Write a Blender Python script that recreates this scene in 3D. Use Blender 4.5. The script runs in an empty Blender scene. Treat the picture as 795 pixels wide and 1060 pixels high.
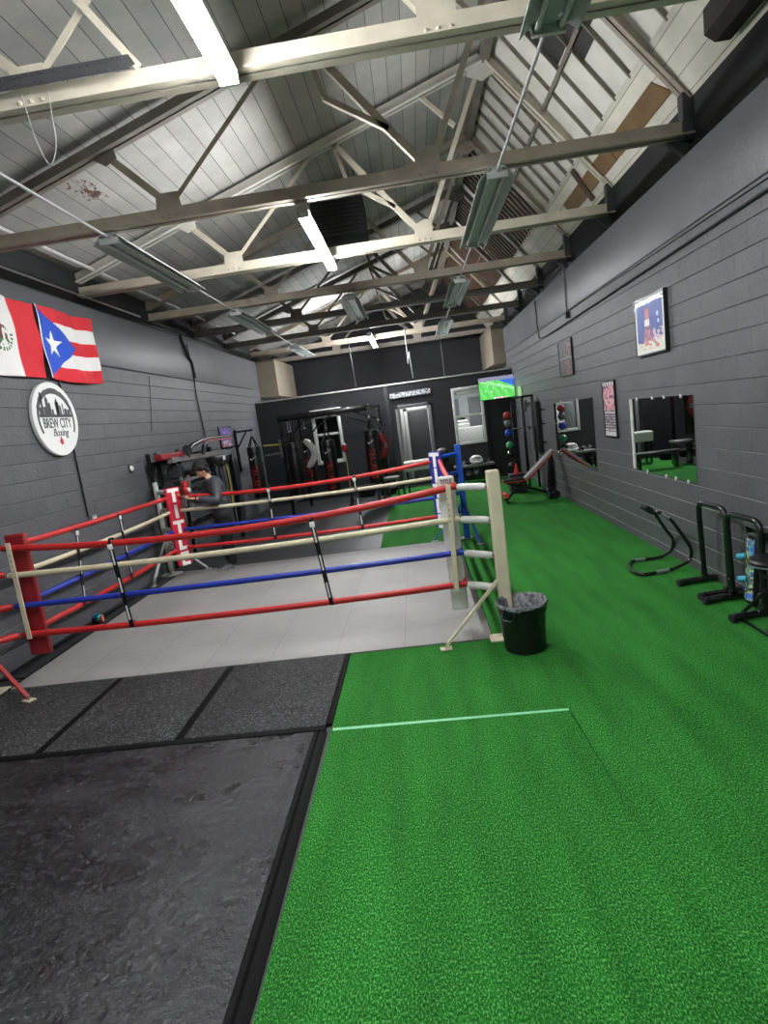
import bpy, math, random
from mathutils import Vector, Matrix, Quaternion, noise
random.seed(7)
PI = math.pi
scene = bpy.context.scene
COL = scene.collection

# ------------------------------------------------------------------ materials
def lin(c):
    return tuple(((x / 255) / 12.92 if x / 255 <= .04045 else ((x / 255 + .055) / 1.055) ** 2.4) for x in c) + (1,)

def new_mat(name):
    m = bpy.data.materials.new(name); m.use_nodes = True
    nt = m.node_tree
    return m, nt, nt.nodes['Principled BSDF']

def world_coords(nt):
    return nt.nodes.new('ShaderNodeNewGeometry').outputs['Position']

def mat(name, rgb, rough=.6, metal=0., var=.12, scale=8., bump=0., bscale=60., emit=None, estr=1., coat=0., rgb2=None, rough2=None, spec=None):
    m, nt, b = new_mat(name)
    N, L = nt.nodes, nt.links
    pos = world_coords(nt)
    n = N.new('ShaderNodeTexNoise'); n.inputs['Scale'].default_value = scale; n.inputs['Detail'].default_value = 4
    L.new(pos, n.inputs['Vector'])
    mx = N.new('ShaderNodeMix'); mx.data_type = 'RGBA'
    c = lin(rgb)
    c2 = lin(rgb2) if rgb2 else tuple(x * (1 - var * 2) for x in c[:3]) + (1,)
    rp = N.new('ShaderNodeMapRange'); rp.inputs['From Min'].default_value = .3; rp.inputs['From Max'].default_value = .7
    L.new(n.outputs['Fac'], rp.inputs['Value'])
    mx.inputs['A'].default_value = c; mx.inputs['B'].default_value = c2
    L.new(rp.outputs['Result'], mx.inputs['Factor'])
    L.new(mx.outputs['Result'], b.inputs['Base Color'])
    b.inputs['Roughness'].default_value = rough
    b.inputs['Metallic'].default_value = metal
    if spec is not None: b.inputs['Specular IOR Level'].default_value = spec
    if coat: b.inputs['Coat Weight'].default_value = coat
    if bump:
        n2 = N.new('ShaderNodeTexNoise'); n2.inputs['Scale'].default_value = bscale; n2.inputs['Detail'].default_value = 3
        L.new(pos, n2.inputs['Vector'])
        bp = N.new('ShaderNodeBump'); bp.inputs['Strength'].default_value = bump; bp.inputs['Distance'].default_value = .01
        L.new(n2.outputs['Fac'], bp.inputs['Height']); L.new(bp.outputs['Normal'], b.inputs['Normal'])
    if emit:
        b.inputs['Emission Color'].default_value = lin(emit); b.inputs['Emission Strength'].default_value = estr
    return m

def mat_attr(name, rough=.5, estr=0., coat=0.):
    m, nt, b = new_mat(name)
    a = nt.nodes.new('ShaderNodeVertexColor'); a.layer_name = 'Pattern'
    nt.links.new(a.outputs['Color'], b.inputs['Base Color'])
    b.inputs['Roughness'].default_value = rough
    if coat: b.inputs['Coat Weight'].default_value = coat
    if estr:
        nt.links.new(a.outputs['Color'], b.inputs['Emission Color']); b.inputs['Emission Strength'].default_value = estr
    return m

def mat_block(name, off, rgb, side='x'):
    m, nt, b = new_mat(name); N, L = nt.nodes, nt.links
    pos = world_coords(nt)
    sep = N.new('ShaderNodeSeparateXYZ'); L.new(pos, sep.inputs[0])
    cmb = N.new('ShaderNodeCombineXYZ')
    L.new(sep.outputs['Y' if side == 'x' else 'X'], cmb.inputs['X'])
    ad = N.new('ShaderNodeMath'); ad.operation = 'ADD'; ad.inputs[1].default_value = -off + .2032 * 20
    L.new(sep.outputs['Z'], ad.inputs[0]); L.new(ad.outputs[0], cmb.inputs['Y'])
    br = N.new('ShaderNodeTexBrick'); br.inputs['Scale'].default_value = 1
    br.inputs['Brick Width'].default_value = .4064; br.inputs['Row Height'].default_value = .2032
    br.inputs['Mortar Size'].default_value = .004; br.inputs['Mortar Smooth'].default_value = .4; br.inputs['Bias'].default_value = 0
    br.inputs['Color1'].default_value = lin(rgb)
    br.inputs['Color2'].default_value = tuple(x * .86 for x in lin(rgb)[:3]) + (1,)
    br.inputs['Mortar'].default_value = tuple(x * .8 for x in lin(rgb)[:3]) + (1,)
    L.new(cmb.outputs[0], br.inputs['Vector'])
    n = N.new('ShaderNodeTexNoise'); n.inputs['Scale'].default_value = 3.; n.inputs['Detail'].default_value = 6; L.new(pos, n.inputs['Vector'])
    mx = N.new('ShaderNodeMix'); mx.data_type = 'RGBA'; mx.blend_type = 'MULTIPLY'; mx.inputs['Factor'].default_value = .5
    cr = N.new('ShaderNodeValToRGB'); cr.color_ramp.elements[0].position = .3; cr.color_ramp.elements[0].color = (.72, .72, .72, 1)
    cr.color_ramp.elements[1].position = .75; L.new(n.outputs['Fac'], cr.inputs[0])
    L.new(br.outputs['Color'], mx.inputs['A']); L.new(cr.outputs[0], mx.inputs['B'])
    L.new(mx.outputs['Result'], b.inputs['Base Color'])
    b.inputs['Roughness'].default_value = .5
    n2 = N.new('ShaderNodeTexNoise'); n2.inputs['Scale'].default_value = 42; n2.inputs['Detail'].default_value = 5; L.new(pos, n2.inputs['Vector'])
    a1 = N.new('ShaderNodeMath'); a1.operation = 'MULTIPLY_ADD'; a1.inputs[1].default_value = -2.2
    L.new(br.outputs['Fac'], a1.inputs[0]); L.new(n2.outputs['Fac'], a1.inputs[2])
    bp = N.new('ShaderNodeBump'); bp.inputs['Strength'].default_value = .7; bp.inputs['Distance'].default_value = .008
    L.new(a1.outputs[0], bp.inputs['Height']); L.new(bp.outputs['Normal'], b.inputs['Normal'])
    return m

def mat_turf():
    m, nt, b = new_mat('turf_green'); N, L = nt.nodes, nt.links
    pos = world_coords(nt)
    mp = N.new('ShaderNodeMapping'); mp.inputs['Scale'].default_value = (1, .55, 1); L.new(pos, mp.inputs[0])
    n = N.new('ShaderNodeTexNoise'); n.inputs['Scale'].default_value = 150; n.inputs['Detail'].default_value = 3; n.inputs['Roughness'].default_value = .7
    L.new(mp.outputs[0], n.inputs['Vector'])
    cr = N.new('ShaderNodeValToRGB'); e = cr.color_ramp.elements
    e[0].position = .36; e[0].color = lin((16, 68, 20)); e[1].position = .70; e[1].color = lin((112, 178, 98))
    k = cr.color_ramp.elements.new(.52); k.color = lin((36, 110, 38))
    L.new(n.outputs['Fac'], cr.inputs[0])
    n3 = N.new('ShaderNodeTexNoise'); n3.inputs['Scale'].default_value = 1.6; n3.inputs['Detail'].default_value = 5
    mp3 = N.new('ShaderNodeMapping'); mp3.inputs['Scale'].default_value = (3.5, .5, 1); L.new(pos, mp3.inputs[0]); L.new(mp3.outputs[0], n3.inputs['Vector'])
    mr = N.new('ShaderNodeMapRange'); mr.inputs['From Min'].default_value = .3; mr.inputs['From Max'].default_value = .7
    mr.inputs['To Min'].default_value = .78; mr.inputs['To Max'].default_value = 1.12; L.new(n3.outputs['Fac'], mr.inputs['Value'])
    mx = N.new('ShaderNodeMix'); mx.data_type = 'RGBA'; mx.blend_type = 'MULTIPLY'; mx.inputs['Factor'].default_value = 1
    L.new(cr.outputs[0], mx.inputs['A']); L.new(mr.outputs['Result'], mx.inputs['B'])
    L.new(mx.outputs['Result'], b.inputs['Base Color'])
    b.inputs['Roughness'].default_value = .9; b.inputs['Specular IOR Level'].default_value = .06
    bp = N.new('ShaderNodeBump'); bp.inputs['Strength'].default_value = .6; bp.inputs['Distance'].default_value = .008
    L.new(n.outputs['Fac'], bp.inputs['Height']); L.new(bp.outputs['Normal'], b.inputs['Normal'])
    return m

def mat_planks(name, rgb, axis='X', w=.19, stain=False, dark=(60, 60, 60), gap=.035):
    """boards running along world Y, stepping along the given world axis"""
    m, nt, b = new_mat(name); N, L = nt.nodes, nt.links
    pos = world_coords(nt); sep = N.new('ShaderNodeSeparateXYZ'); L.new(pos, sep.inputs[0])
    dv = N.new('ShaderNodeMath'); dv.operation = 'DIVIDE'; dv.inputs[1].default_value = w; L.new(sep.outputs[axis], dv.inputs[0])
    fr = N.new('ShaderNodeMath'); fr.operation = 'FRACT'; L.new(dv.outputs[0], fr.inputs[0])
    fl = N.new('ShaderNodeMath'); fl.operation = 'FLOOR'; L.new(dv.outputs[0], fl.inputs[0])
    wn = N.new('ShaderNodeTexWhiteNoise'); wn.noise_dimensions = '1D'; L.new(fl.outputs[0], wn.inputs['W'])
    lt = N.new('ShaderNodeMath'); lt.operation = 'LESS_THAN'; lt.inputs[1].default_value = gap; L.new(fr.outputs[0], lt.inputs[0])
    n = N.new('ShaderNodeTexNoise'); n.inputs['Scale'].default_value = 1.3; n.inputs['Detail'].default_value = 8; n.inputs['Roughness'].default_value = .65
    L.new(pos, n.inputs['Vector'])
    cr = N.new('ShaderNodeValToRGB'); e = cr.color_ramp.elements
    c = lin(rgb); e[0].position = .25; e[0].color = tuple(x * .62 for x in c[:3]) + (1,); e[1].position = .7; e[1].color = c
    L.new(n.outputs['Fac'], cr.inputs[0])
    mr = N.new('ShaderNodeMapRange'); mr.inputs['To Min'].default_value = .86; mr.inputs['To Max'].default_value = 1.06; L.new(wn.outputs['Value'], mr.inputs['Value'])
    mx = N.new('ShaderNodeMix'); mx.data_type = 'RGBA'; mx.blend_type = 'MULTIPLY'; mx.inputs['Factor'].default_value = 1
    L.new(cr.outputs[0], mx.inputs['A']); L.new(mr.outputs['Result'], mx.inputs['B'])
    mg = N.new('ShaderNodeMix'); mg.data_type = 'RGBA'; L.new(lt.outputs[0], mg.inputs['Factor'])
    L.new(mx.outputs['Result'], mg.inputs['A']); mg.inputs['B'].default_value = lin(dark)
    out = mg.outputs['Result']
    if stain:   # peeled, rusty patch with its own shape near the left eave
        def band(o, lo, hi):
            a = N.new('ShaderNodeMath'); a.operation = 'SUBTRACT'; a.inputs[1].default_value = (lo + hi) / 2; L.new(sep.outputs[o], a.inputs[0])
            d = N.new('ShaderNodeMath'); d.operation = 'DIVIDE'; d.inputs[1].default_value = (hi - lo) / 2; L.new(a.outputs[0], d.inputs[0])
            p = N.new('ShaderNodeMath'); p.operation = 'POWER'; p.inputs[1].default_value = 2; L.new(d.outputs[0], p.inputs[0]); return p.outputs[0]
        s = N.new('ShaderNodeMath'); s.operation = 'ADD'; L.new(band('X', -3.36, -3.08), s.inputs[0]); L.new(band('Y', 6.2, 7.45), s.inputs[1])
        n5 = N.new('ShaderNodeTexNoise'); n5.inputs['Scale'].default_value = 9; n5.inputs['Detail'].default_value = 8; n5.inputs['Roughness'].default_value = .75
        mp5 = N.new('ShaderNodeMapping'); mp5.inputs['Scale'].default_value = (1.6, .6, 1); L.new(pos, mp5.inputs[0]); L.new(mp5.outputs[0], n5.inputs['Vector'])
        t = N.new('ShaderNodeMath'); t.operation = 'MULTIPLY_ADD'; t.inputs[1].default_value = 6.5; L.new(n5.outputs['Fac'], t.inputs[0]); L.new(s.outputs[0], t.inputs[2])
        l2 = N.new('ShaderNodeMath'); l2.operation = 'LESS_THAN'; l2.inputs[1].default_value = 3.25; L.new(t.outputs[0], l2.inputs[0])
        ms = N.new('ShaderNodeMix'); ms.data_type = 'RGBA'; L.new(l2.outputs[0], ms.inputs['Factor']); L.new(out, ms.inputs['A'])
        ms.inputs['B'].default_value = lin((92, 66, 56)); out = ms.outputs['Result']
    L.new(out, b.inputs['Base Color']); b.inputs['Roughness'].default_value = .7
    inv = N.new('ShaderNodeMath'); inv.operation = 'SUBTRACT'; inv.inputs[0].default_value = 1; L.new(lt.outputs[0], inv.inputs[1])
    bp = N.new('ShaderNodeBump'); bp.inputs['Strength'].default_value = .6; bp.inputs['Distance'].default_value = .01
    L.new(inv.outputs[0], bp.inputs['Height']); L.new(bp.outputs['Normal'], b.inputs['Normal'])
    return m

def mat_rubber(name, rgb, speck, rough, rough2, bump, bscale, scuff=0.):
    m, nt, b = new_mat(name); N, L = nt.nodes, nt.links
    pos = world_coords(nt)
    n = N.new('ShaderNodeTexNoise'); n.inputs['Scale'].default_value = 2.2; n.inputs['Detail'].default_value = 7; n.inputs['Roughness'].default_value = .65; L.new(pos, n.inputs['Vector'])
    n2 = N.new('ShaderNodeTexNoise'); n2.inputs['Scale'].default_value = bscale; n2.inputs['Detail'].default_value = 4; n2.inputs['Roughness'].default_value = .7; L.new(pos, n2.inputs['Vector'])
    cr = N.new('ShaderNodeValToRGB'); e = cr.color_ramp.elements; e[0].position = .52; e[0].color = (0, 0, 0, 1); e[1].position = .66; e[1].color = (1, 1, 1, 1)
    L.new(n2.outputs['Fac'], cr.inputs[0])
    mm = N.new('ShaderNodeMath'); mm.operation = 'MULTIPLY'; L.new(cr.outputs[0], mm.inputs[0]); L.new(n.outputs['Fac'], mm.inputs[1])
    mx = N.new('ShaderNodeMix'); mx.data_type = 'RGBA'; L.new(mm.outputs[0], mx.inputs['Factor'])
    mx.inputs['A'].default_value = lin(rgb); mx.inputs['B'].default_value = lin(speck); out = mx.outputs['Result']
    if scuff:
        w = N.new('ShaderNodeTexNoise'); w.inputs['Scale'].default_value = 1.1; w.inputs['Detail'].default_value = 9; w.inputs['Roughness'].default_value = .75
        mp = N.new('ShaderNodeMapping'); mp.inputs['Rotation'].default_value = (0, 0, .5); mp.inputs['Scale'].default_value = (1, 2.6, 1); L.new(pos, mp.inputs[0]); L.new(mp.outputs[0], w.inputs['Vector'])
        c3 = N.new('ShaderNodeValToRGB'); e = c3.color_ramp.elements; e[0].position = .5; e[0].color = (0, 0, 0, 1); e[1].position = .8; e[1].color = (scuff,) * 3 + (1,)
        L.new(w.outputs['Fac'], c3.inputs[0])
        m3 = N.new('ShaderNodeMix'); m3.data_type = 'RGBA'; L.new(c3.outputs[0], m3.inputs['Factor']); L.new(out, m3.inputs['A']); m3.inputs['B'].default_value = lin(speck); out = m3.outputs['Result']
    L.new(out, b.inputs['Base Color'])
    rr = N.new('ShaderNodeMapRange'); rr.inputs['From Min'].default_value = .35; rr.inputs['From Max'].default_value = .65
    rr.inputs['To Min'].default_value = rough; rr.inputs['To Max'].default_value = rough2; L.new(n.outputs['Fac'], rr.inputs['Value']); L.new(rr.outputs['Result'], b.inputs['Roughness'])
    bp = N.new('ShaderNodeBump'); bp.inputs['Strength'].default_value = bump; bp.inputs['Distance'].default_value = .009
    L.new(n2.outputs['Fac'], bp.inputs['Height']); L.new(bp.outputs['Normal'], b.inputs['Normal'])
    return m

def mat_tile(name, rgb, s=.61, ox=-3.98, oy=4.93):
    m, nt, b = new_mat(name); N, L = nt.nodes, nt.links
    pos = world_coords(nt); mp = N.new('ShaderNodeMapping'); mp.inputs['Location'].default_value = (-ox + 20 * s, -oy + 20 * s, 0); L.new(pos, mp.inputs[0])
    br = N.new('ShaderNodeTexBrick'); br.offset = 0; br.inputs['Scale'].default_value = 1; br.inputs['Brick Width'].default_value = s; br.inputs['Row Height'].default_value = s
    br.inputs['Mortar Size'].default_value = .0025; c = lin(rgb)
    br.inputs['Color1'].default_value = c; br.inputs['Color2'].default_value = tuple(x * .93 for x in c[:3]) + (1,); br.inputs['Mortar'].default_value = tuple(x * .5 for x in c[:3]) + (1,)
    L.new(mp.outputs[0], br.inputs['Vector'])
    n = N.new('ShaderNodeTexNoise'); n.inputs['Scale'].default_value = 1.1; n.inputs['Detail'].default_value = 6; L.new(pos, n.inputs['Vector'])
    mr = N.new('ShaderNodeMapRange'); mr.inputs['From Min'].default_value = .3; mr.inputs['From Max'].default_value = .6; mr.inputs['To Min'].default_value = .82; mr.inputs['To Max'].default_value = 1; L.new(n.outputs['Fac'], mr.inputs['Value'])
    mx = N.new('ShaderNodeMix'); mx.data_type = 'RGBA'; mx.blend_type = 'MULTIPLY'; mx.inputs['Factor'].default_value = 1
    L.new(br.outputs['Color'], mx.inputs['A']); L.new(mr.outputs['Result'], mx.inputs['B']); L.new(mx.outputs['Result'], b.inputs['Base Color'])
    b.inputs['Roughness'].default_value = .55
    return m

def mat_glass(name, tint=(235, 240, 240)):
    m, nt, b = new_mat(name)
    b.inputs['Base Color'].default_value = lin(tint); b.inputs['Roughness'].default_value = .02; b.inputs['Transmission Weight'].default_value = 1; b.inputs['IOR'].default_value = 1.1
    return m

M = {}
M['wall_l'] = mat_block('block_paint_left', .0, (89, 90, 94))
M['wall_r'] = mat_block('block_paint_right', .1, (87, 88, 90))
M['litlip'] = mat('joint_lip_lit', (176, 176, 174), .8, var=.3, scale=3)  # pale tone paints in the light caught by the joint lips
M['plaster'] = mat('plaster_grey', (90, 91, 95), .45, var=.12, scale=1.5, bump=.2, bscale=20)
M['blackband'] = mat('band_black', (24, 25, 28), .7, var=.2, scale=3)  # near-black tone of the top wall bands and some fittings
M['part'] = mat('partition_paint', (36, 37, 42), .5, var=.1, scale=2)
M['dark'] = mat('dark_void', (16, 16, 18), .8)
M['endwall'] = mat('dim_grey_paint', (52, 52, 56), .8, var=.2, scale=1)
M['beige'] = mat('bare_drywall', (120, 110, 95), .8, var=.1, scale=2)
M['trimwhite'] = mat('trim_white', (205, 203, 198), .5, var=.08, scale=12)
M['roomwhite'] = mat('office_paint', (190, 192, 192), .7, var=.05)
M['roomgrey'] = mat('office_grey', (120, 122, 124), .7, var=.05)
M['turf'] = mat_turf()
M['ringmat'] = mat_tile('ring_tiles', (150, 147, 143))
M['rubber'] = mat_rubber('crumb_rubber', (10, 10, 11), (150, 150, 152), .5, .65, 1.2, 60, scuff=.1)
M['sheet'] = mat_rubber('rubber_sheet', (15, 15, 17), (78, 78, 81), .16, .5, 1.6, 24, scuff=.6)
M['floor'] = mat('floor_black', (38, 39, 42), .5, var=.2, scale=2)
M['strip'] = mat('strip_black', (5, 5, 6), .7, spec=.15)
M['planks'] = mat_planks('ceiling_boards', (192, 190, 184), 'X', .18, stain=True)
M['boards'] = mat_planks('white_boards', (228, 222, 208), 'Z', .13, dark=(70, 66, 60))
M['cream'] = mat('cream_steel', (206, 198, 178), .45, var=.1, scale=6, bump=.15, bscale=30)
M['greysteel'] = mat('steel_grey_shaded', (128, 120, 112), .5, var=.1, scale=6, bump=.15, bscale=30)  # shaded copy of the cream beam colour
M['tansteel'] = mat('steel_tan_shaded', (170, 158, 142), .5, var=.12, scale=6, bump=.15, bscale=30)  # half-shaded copy of the cream beam colour
M['panel'] = mat('skylight_panel', (228, 224, 214), .55, var=.1, scale=3)
M['paneldark'] = mat('skylight_dark', (52, 52, 52), .4)
M['bar'] = mat('glazing_bar', (128, 120, 106), .6, var=.15)
M['barbrown'] = mat('timber_lath', (92, 70, 56), .7, var=.2)
M['ply'] = mat('plywood', (124, 96, 62), .6, var=.15, scale=5)
M['timber'] = mat('dark_timber', (58, 50, 44), .8, var=.2)
M['lampgrey'] = mat('fixture_enamel', (186, 196, 192), .35, var=.06)
M['lampwhite'] = mat('fixture_white', (205, 206, 204), .4, var=.05)
M['tubeoff'] = mat('tube_off', (214, 222, 218), .25, var=.05)
M['tubeon'] = mat('tube_on', (255, 255, 255), .4, emit=(250, 252, 255), estr=32.)
M['tubeon2'] = mat('tube_on_boosted', (255, 255, 255), .4, emit=(250, 252, 255), estr=46.)  # emission raised above the near tubes to add light mid-hall
M['tubeon3'] = mat('tube_on_boosted_far', (255, 255, 255), .4, emit=(250, 252, 255), estr=80.)  # emission raised further to lift the far end of the hall
M['ropered'] = mat('rope_red', (190, 30, 30), .5, var=.12, scale=14, bump=.3, bscale=60)
M['ropewhite'] = mat('rope_white', (205, 194, 164), .55, var=.08, scale=14, bump=.3, bscale=60)
M['ropeblue'] = mat('rope_blue', (28, 52, 160), .45, var=.12, scale=14, bump=.3, bscale=60)
M['postcream'] = mat('post_cream', (205, 196, 168), .5, var=.06, scale=10, bump=.2, bscale=80)
M['postwhite'] = mat('post_white', (196, 198, 192), .4, var=.06)
M['postblue'] = mat('post_blue', (22, 78, 176), .4, var=.06)
M['postred'] = mat('post_red', (168, 26, 28), .45, var=.06)
M['padwhite'] = mat('pad_white', (208, 208, 204), .45, var=.05)
M['padred'] = mat('pad_red', (200, 24, 52), .5, var=.06)
M['paddarkred'] = mat('pad_dark_red', (138, 22, 28), .5, var=.1)
M['padblue'] = mat('pad_blue', (34, 48, 140), .5, var=.06)
M['letter'] = mat('letter_white', (238, 238, 232), .5, var=.03)
M['letterdark'] = mat('letter_dark', (62, 64, 66), .5, var=.05)
M['letterred'] = mat('letter_red', (196, 40, 40), .5, var=.05)
M['black'] = mat('black_plastic', (18, 18, 20), .35, var=.1)
M['blackmetal'] = mat('black_metal', (14, 14, 16), .22, metal=0, var=.1, coat=.6)
M['blackmatte'] = mat('black_cloth', (22, 22, 25), .8, var=.15)
M['vinyl'] = mat('black_vinyl', (20, 20, 22), .35, var=.1)
M['chrome'] = mat('chrome', (190, 190, 192), .25, metal=1, var=.03)
M['silver'] = mat('silver_paint', (150, 152, 154), .35, metal=.6, var=.05)
M['greyvinyl'] = mat('grey_vinyl', (116, 112, 110), .5, var=.08)
M['white'] = mat('plain_white', (225, 225, 222), .5, var=.03)
M['offwhite'] = mat('off_white', (196, 196, 190), .5, var=.06)
M['bagliner'] = mat('bin_liner', (150, 152, 156), .2, var=.42, scale=28, bump=1., bscale=30)
M['red'] = mat('bright_red', (200, 34, 34), .45, var=.06)
M['ballred'] = mat('ball_red', (178, 54, 66), .5); M['ballgrey'] = mat('ball_grey', (110, 112, 116), .5)
M['ballblue'] = mat('ball_blue', (34, 64, 190), .4); M['ballgreen'] = mat('ball_green', (58, 140, 96), .5)
M['yellow'] = mat('yellow_band', (205, 190, 90), .5); M['navy'] = mat('navy_band', (34, 42, 82), .5)
M['green'] = mat('green_band', (50, 140, 90), .5); M['teal'] = mat('teal_foam', (60, 160, 190), .6)
M['tape'] = mat('green_tape', (128, 205, 156), .5, var=.1, scale=20)
M['seam'] = mat('turf_seam', (6, 70, 20), .9, spec=.05)
M['skin'] = mat('skin', (206, 158, 128), .5, var=.05, scale=20)
M['hair'] = mat('hair_black', (20, 16, 15), .6, bump=1., bscale=90)
M['jacket'] = mat('jacket', (62, 66, 72), .5, var=.12, scale=20)
M['pants'] = mat('trousers', (14, 14, 17), .8)
M['shoe'] = mat('shoe_grey', (120, 122, 126), .6, var=.3, scale=60)
M['mirror'] = mat('mirror_silver', (225, 230, 228), .01, metal=1, var=0)
M['glass'] = mat_glass('window_glass')
M['picture'] = mat_attr('printed_paper', .5, coat=.12)
M['cloth'] = mat_attr('flag_cloth', .75)
M['screen'] = mat_attr('television_picture', .3, estr=.19)
M['cord'] = mat('cord_black', (14, 14, 15), .6)
M['conduit'] = mat('conduit_paint', (170, 170, 168), .4, var=.05)
M['conduitgrey'] = mat('conduit_grey', (62, 63, 66), .5, var=.05)
M['eyes'] = mat('eye_dark', (30, 22, 20), .3)

# ------------------------------------------------------------------ geometry helpers
WLOC = {}
def wl(o): return WLOC.get(o.name, Vector((0, 0, 0)))

def thing(name, label, cat, loc=(0, 0, 0), group=None):
    o = bpy.data.objects.new(name, None); COL.objects.link(o); o.empty_display_size = .1
    o.location = loc; WLOC[o.name] = Vector(loc)
    o['label'] = label; o['category'] = cat
    if group: o['group'] = group
    return o

def tag(o, label, cat, group=None, kind=None):
    o['label'] = label; o['category'] = cat
    if group: o['group'] = group
    if kind: o['kind'] = kind
    return o

def frame_of(d):
    d = d.normalized(); a = Vector((0, 0, 1)) if abs(d.z) < .95 else Vector((1, 0, 0))
    u = d.cross(a).normalized(); v = u.cross(d).normalized()
    return u, v

def fillet(pts, r, seg=6):
    pts = [Vector(p) for p in pts]; out = [pts[0]]
    for i in range(1, len(pts) - 1):
        a, b, c = pts[i - 1], pts[i], pts[i + 1]
        la, lc = (a - b).length, (c - b).length; rr = min(r, la * .49, lc * .49)
        p = b + (a - b).normalized() * rr; q = b + (c - b).normalized() * rr
        for k in range(seg + 1):
            t = k / seg; out.append(p * (1 - t) ** 2 + b * 2 * t * (1 - t) + q * t * t)
    out.append(pts[-1]); return out

class MB:
    def __init__(s): s.v, s.f, s.mi, s.cur = [], [], [], 0
    def add(s, vs, fs):
        o = len(s.v); s.v += [Vector(v) for v in vs]; s.f += [tuple(i + o for i in f) for f in fs]; s.mi += [s.cur] * len(fs); return s
    def box(s, a, b):
        x0, y0, z0 = a; x1, y1, z1 = b
        return s.add([(x0, y0, z0), (x1, y0, z0), (x1, y1, z0), (x0, y1, z0), (x0, y0, z1), (x1, y0, z1), (x1, y1, z1), (x0, y1, z1)],
                     [(0, 3, 2, 1), (4, 5, 6, 7), (0, 1, 5, 4), (1, 2, 6, 5), (2, 3, 7, 6), (3, 0, 4, 7)])
    def obox(s, c, u, v, w, su, sv, sw):
        c, u, v, w = Vector(c), Vector(u).normalized() * su / 2, Vector(v).normalized() * sv / 2, Vector(w).normalized() * sw / 2
        P = [c + u * a + v * b + w * d for d in (-1, 1) for (a, b) in ((-1, -1), (1, -1), (1, 1), (-1, 1))]
        return s.add(P, [(0, 3, 2, 1), (4, 5, 6, 7), (0, 1, 5, 4), (1, 2, 6, 5), (2, 3, 7, 6), (3, 0, 4, 7)])
    def bar(s, a, b, w, h, up=(0, 0, 1)):
        a, b = Vector(a), Vector(b); d = (b - a); up = Vector(up)
        if abs(d.normalized().dot(up)) > .98: up = Vector((0, 1, 0))
        u = d.cross(up).normalized(); v = u.cross(d).normalized()
        return s.obox((a + b) / 2, d, u, v, d.length, w, h)
    def tube(s, pts, r, n=10, closed=False, sx=1, sy=1, up=None):
        pts = [Vector(p) for p in pts]; m = len(pts); rs = r if isinstance(r, (list, tuple)) else [r] * m
        vs, fs = [], []; u = None
        for i, p in enumerate(pts):
            if closed: d = (pts[(i + 1) % m] - pts[i - 1])
            else: d = pts[min(i + 1, m - 1)] - pts[max(i - 1, 0)]
            d = d.normalized()
            if u is None:
                u, v = frame_of(d)
                if up is not None: v = Vector(up); u = d.cross(v).normalized(); v = u.cross(d)
            else:
                u = (u - d * u.dot(d)).normalized(); v = u.cross(d).normalized()
            v = u.cross(d).normalized()
            for k in range(n):
                a = 2 * PI * k / n; vs.append(p + (u * math.cos(a) * sx + v * math.sin(a) * sy) * rs[i])
        for i in range(m if closed else m - 1):
            j = (i + 1) % m
            for k in range(n):
                l = (k + 1) % n; fs.append((i * n + k, i * n + l, j * n + l, j * n + k))
        if not closed:
            fs.append(tuple(range(n))[::-1]); fs.append(tuple((m - 1) * n + k for k in range(n)))
        return s.add(vs, fs)
    def cyl(s, a, b, r, n=16, r2=None): return s.tube([a, b], [r, r if r2 is None else r2], n)
    def lathe(s, prof, c, n=24, axis=(0, 0, 1), closed=True):
        axis = Vector(axis).normalized(); u, v = frame_of(axis); c = Vector(c); vs, fs = [], []
        for (r, z) in prof:
            for k in range(n):
                a = 2 * PI * k / n; vs.append(c + axis * z + (u * math.cos(a) + v * math.sin(a)) * max(r, 1e-4))
        for i in range(len(prof) - 1):
            for k in range(n):
                l = (k + 1) % n; fs.append((i * n + k, i * n + l, (i + 1) * n + l, (i + 1) * n + k))
        if closed:
            fs.append(tuple(range(n))[::-1]); fs.append(tuple((len(prof) - 1) * n + k for k in range(n)))
        return s.add(vs, fs)
    def ball(s, c, r, n=16, sc=(1, 1, 1), rot=None):
        vs, fs = [], []; h = n // 2
        for i in range(h + 1):
            th = PI * i / h
            for k in range(n):
                a = 2 * PI * k / n; p = Vector((math.sin(th) * math.cos(a) * sc[0], math.sin(th) * math.sin(a) * sc[1], math.cos(th) * sc[2])) * r
                if rot: p = rot @ p
                vs.append(Vector(c) + p)
        for i in range(h):
            for k in range(n):
                l = (k + 1) % n; fs.append((i * n + k, (i + 1) * n + k, (i + 1) * n + l, i * n + l))
        return s.add(vs, fs)
    def prism(s, poly, o, u, v, depth):
        o, u, v = Vector(o), Vector(u), Vector(v); w = u.cross(v).normalized() * depth; n = len(poly)
        A = [o + u * a + v * b for a, b in poly]; B = [p + w for p in A]
        return s.add(A + B, [tuple(range(n))[::-1], tuple(range(n, 2 * n))] + [(i, (i + 1) % n, (i + 1) % n + n, i + n) for i in range(n)])
    def build(s, name, m, parent=None, smooth=True, bevel=0., origin=None, seg=2):
        if parent is not None: o0 = wl(parent)
        elif origin is not None: o0 = Vector(origin)
        else:
            xs = [p.x for p in s.v]; ys = [p.y for p in s.v]; zs = [p.z for p in s.v]
            o0 = Vector(((min(xs) + max(xs)) / 2, (min(ys) + max(ys)) / 2, min(zs)))
        me = bpy.data.meshes.new(name); me.from_pydata([tuple(p - o0) for p in s.v], [], s.f)
        for mm in (m if isinstance(m, (list, tuple)) else [m]): me.materials.append(mm)
        for i, p in enumerate(me.polygons): p.material_index = s.mi[i]
        me.validate(); me.update()
        if smooth:
            me.shade_smooth(); me.set_sharp_from_angle(angle=math.radians(38))
        ob = bpy.data.objects.new(name, me); COL.objects.link(ob)
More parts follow.
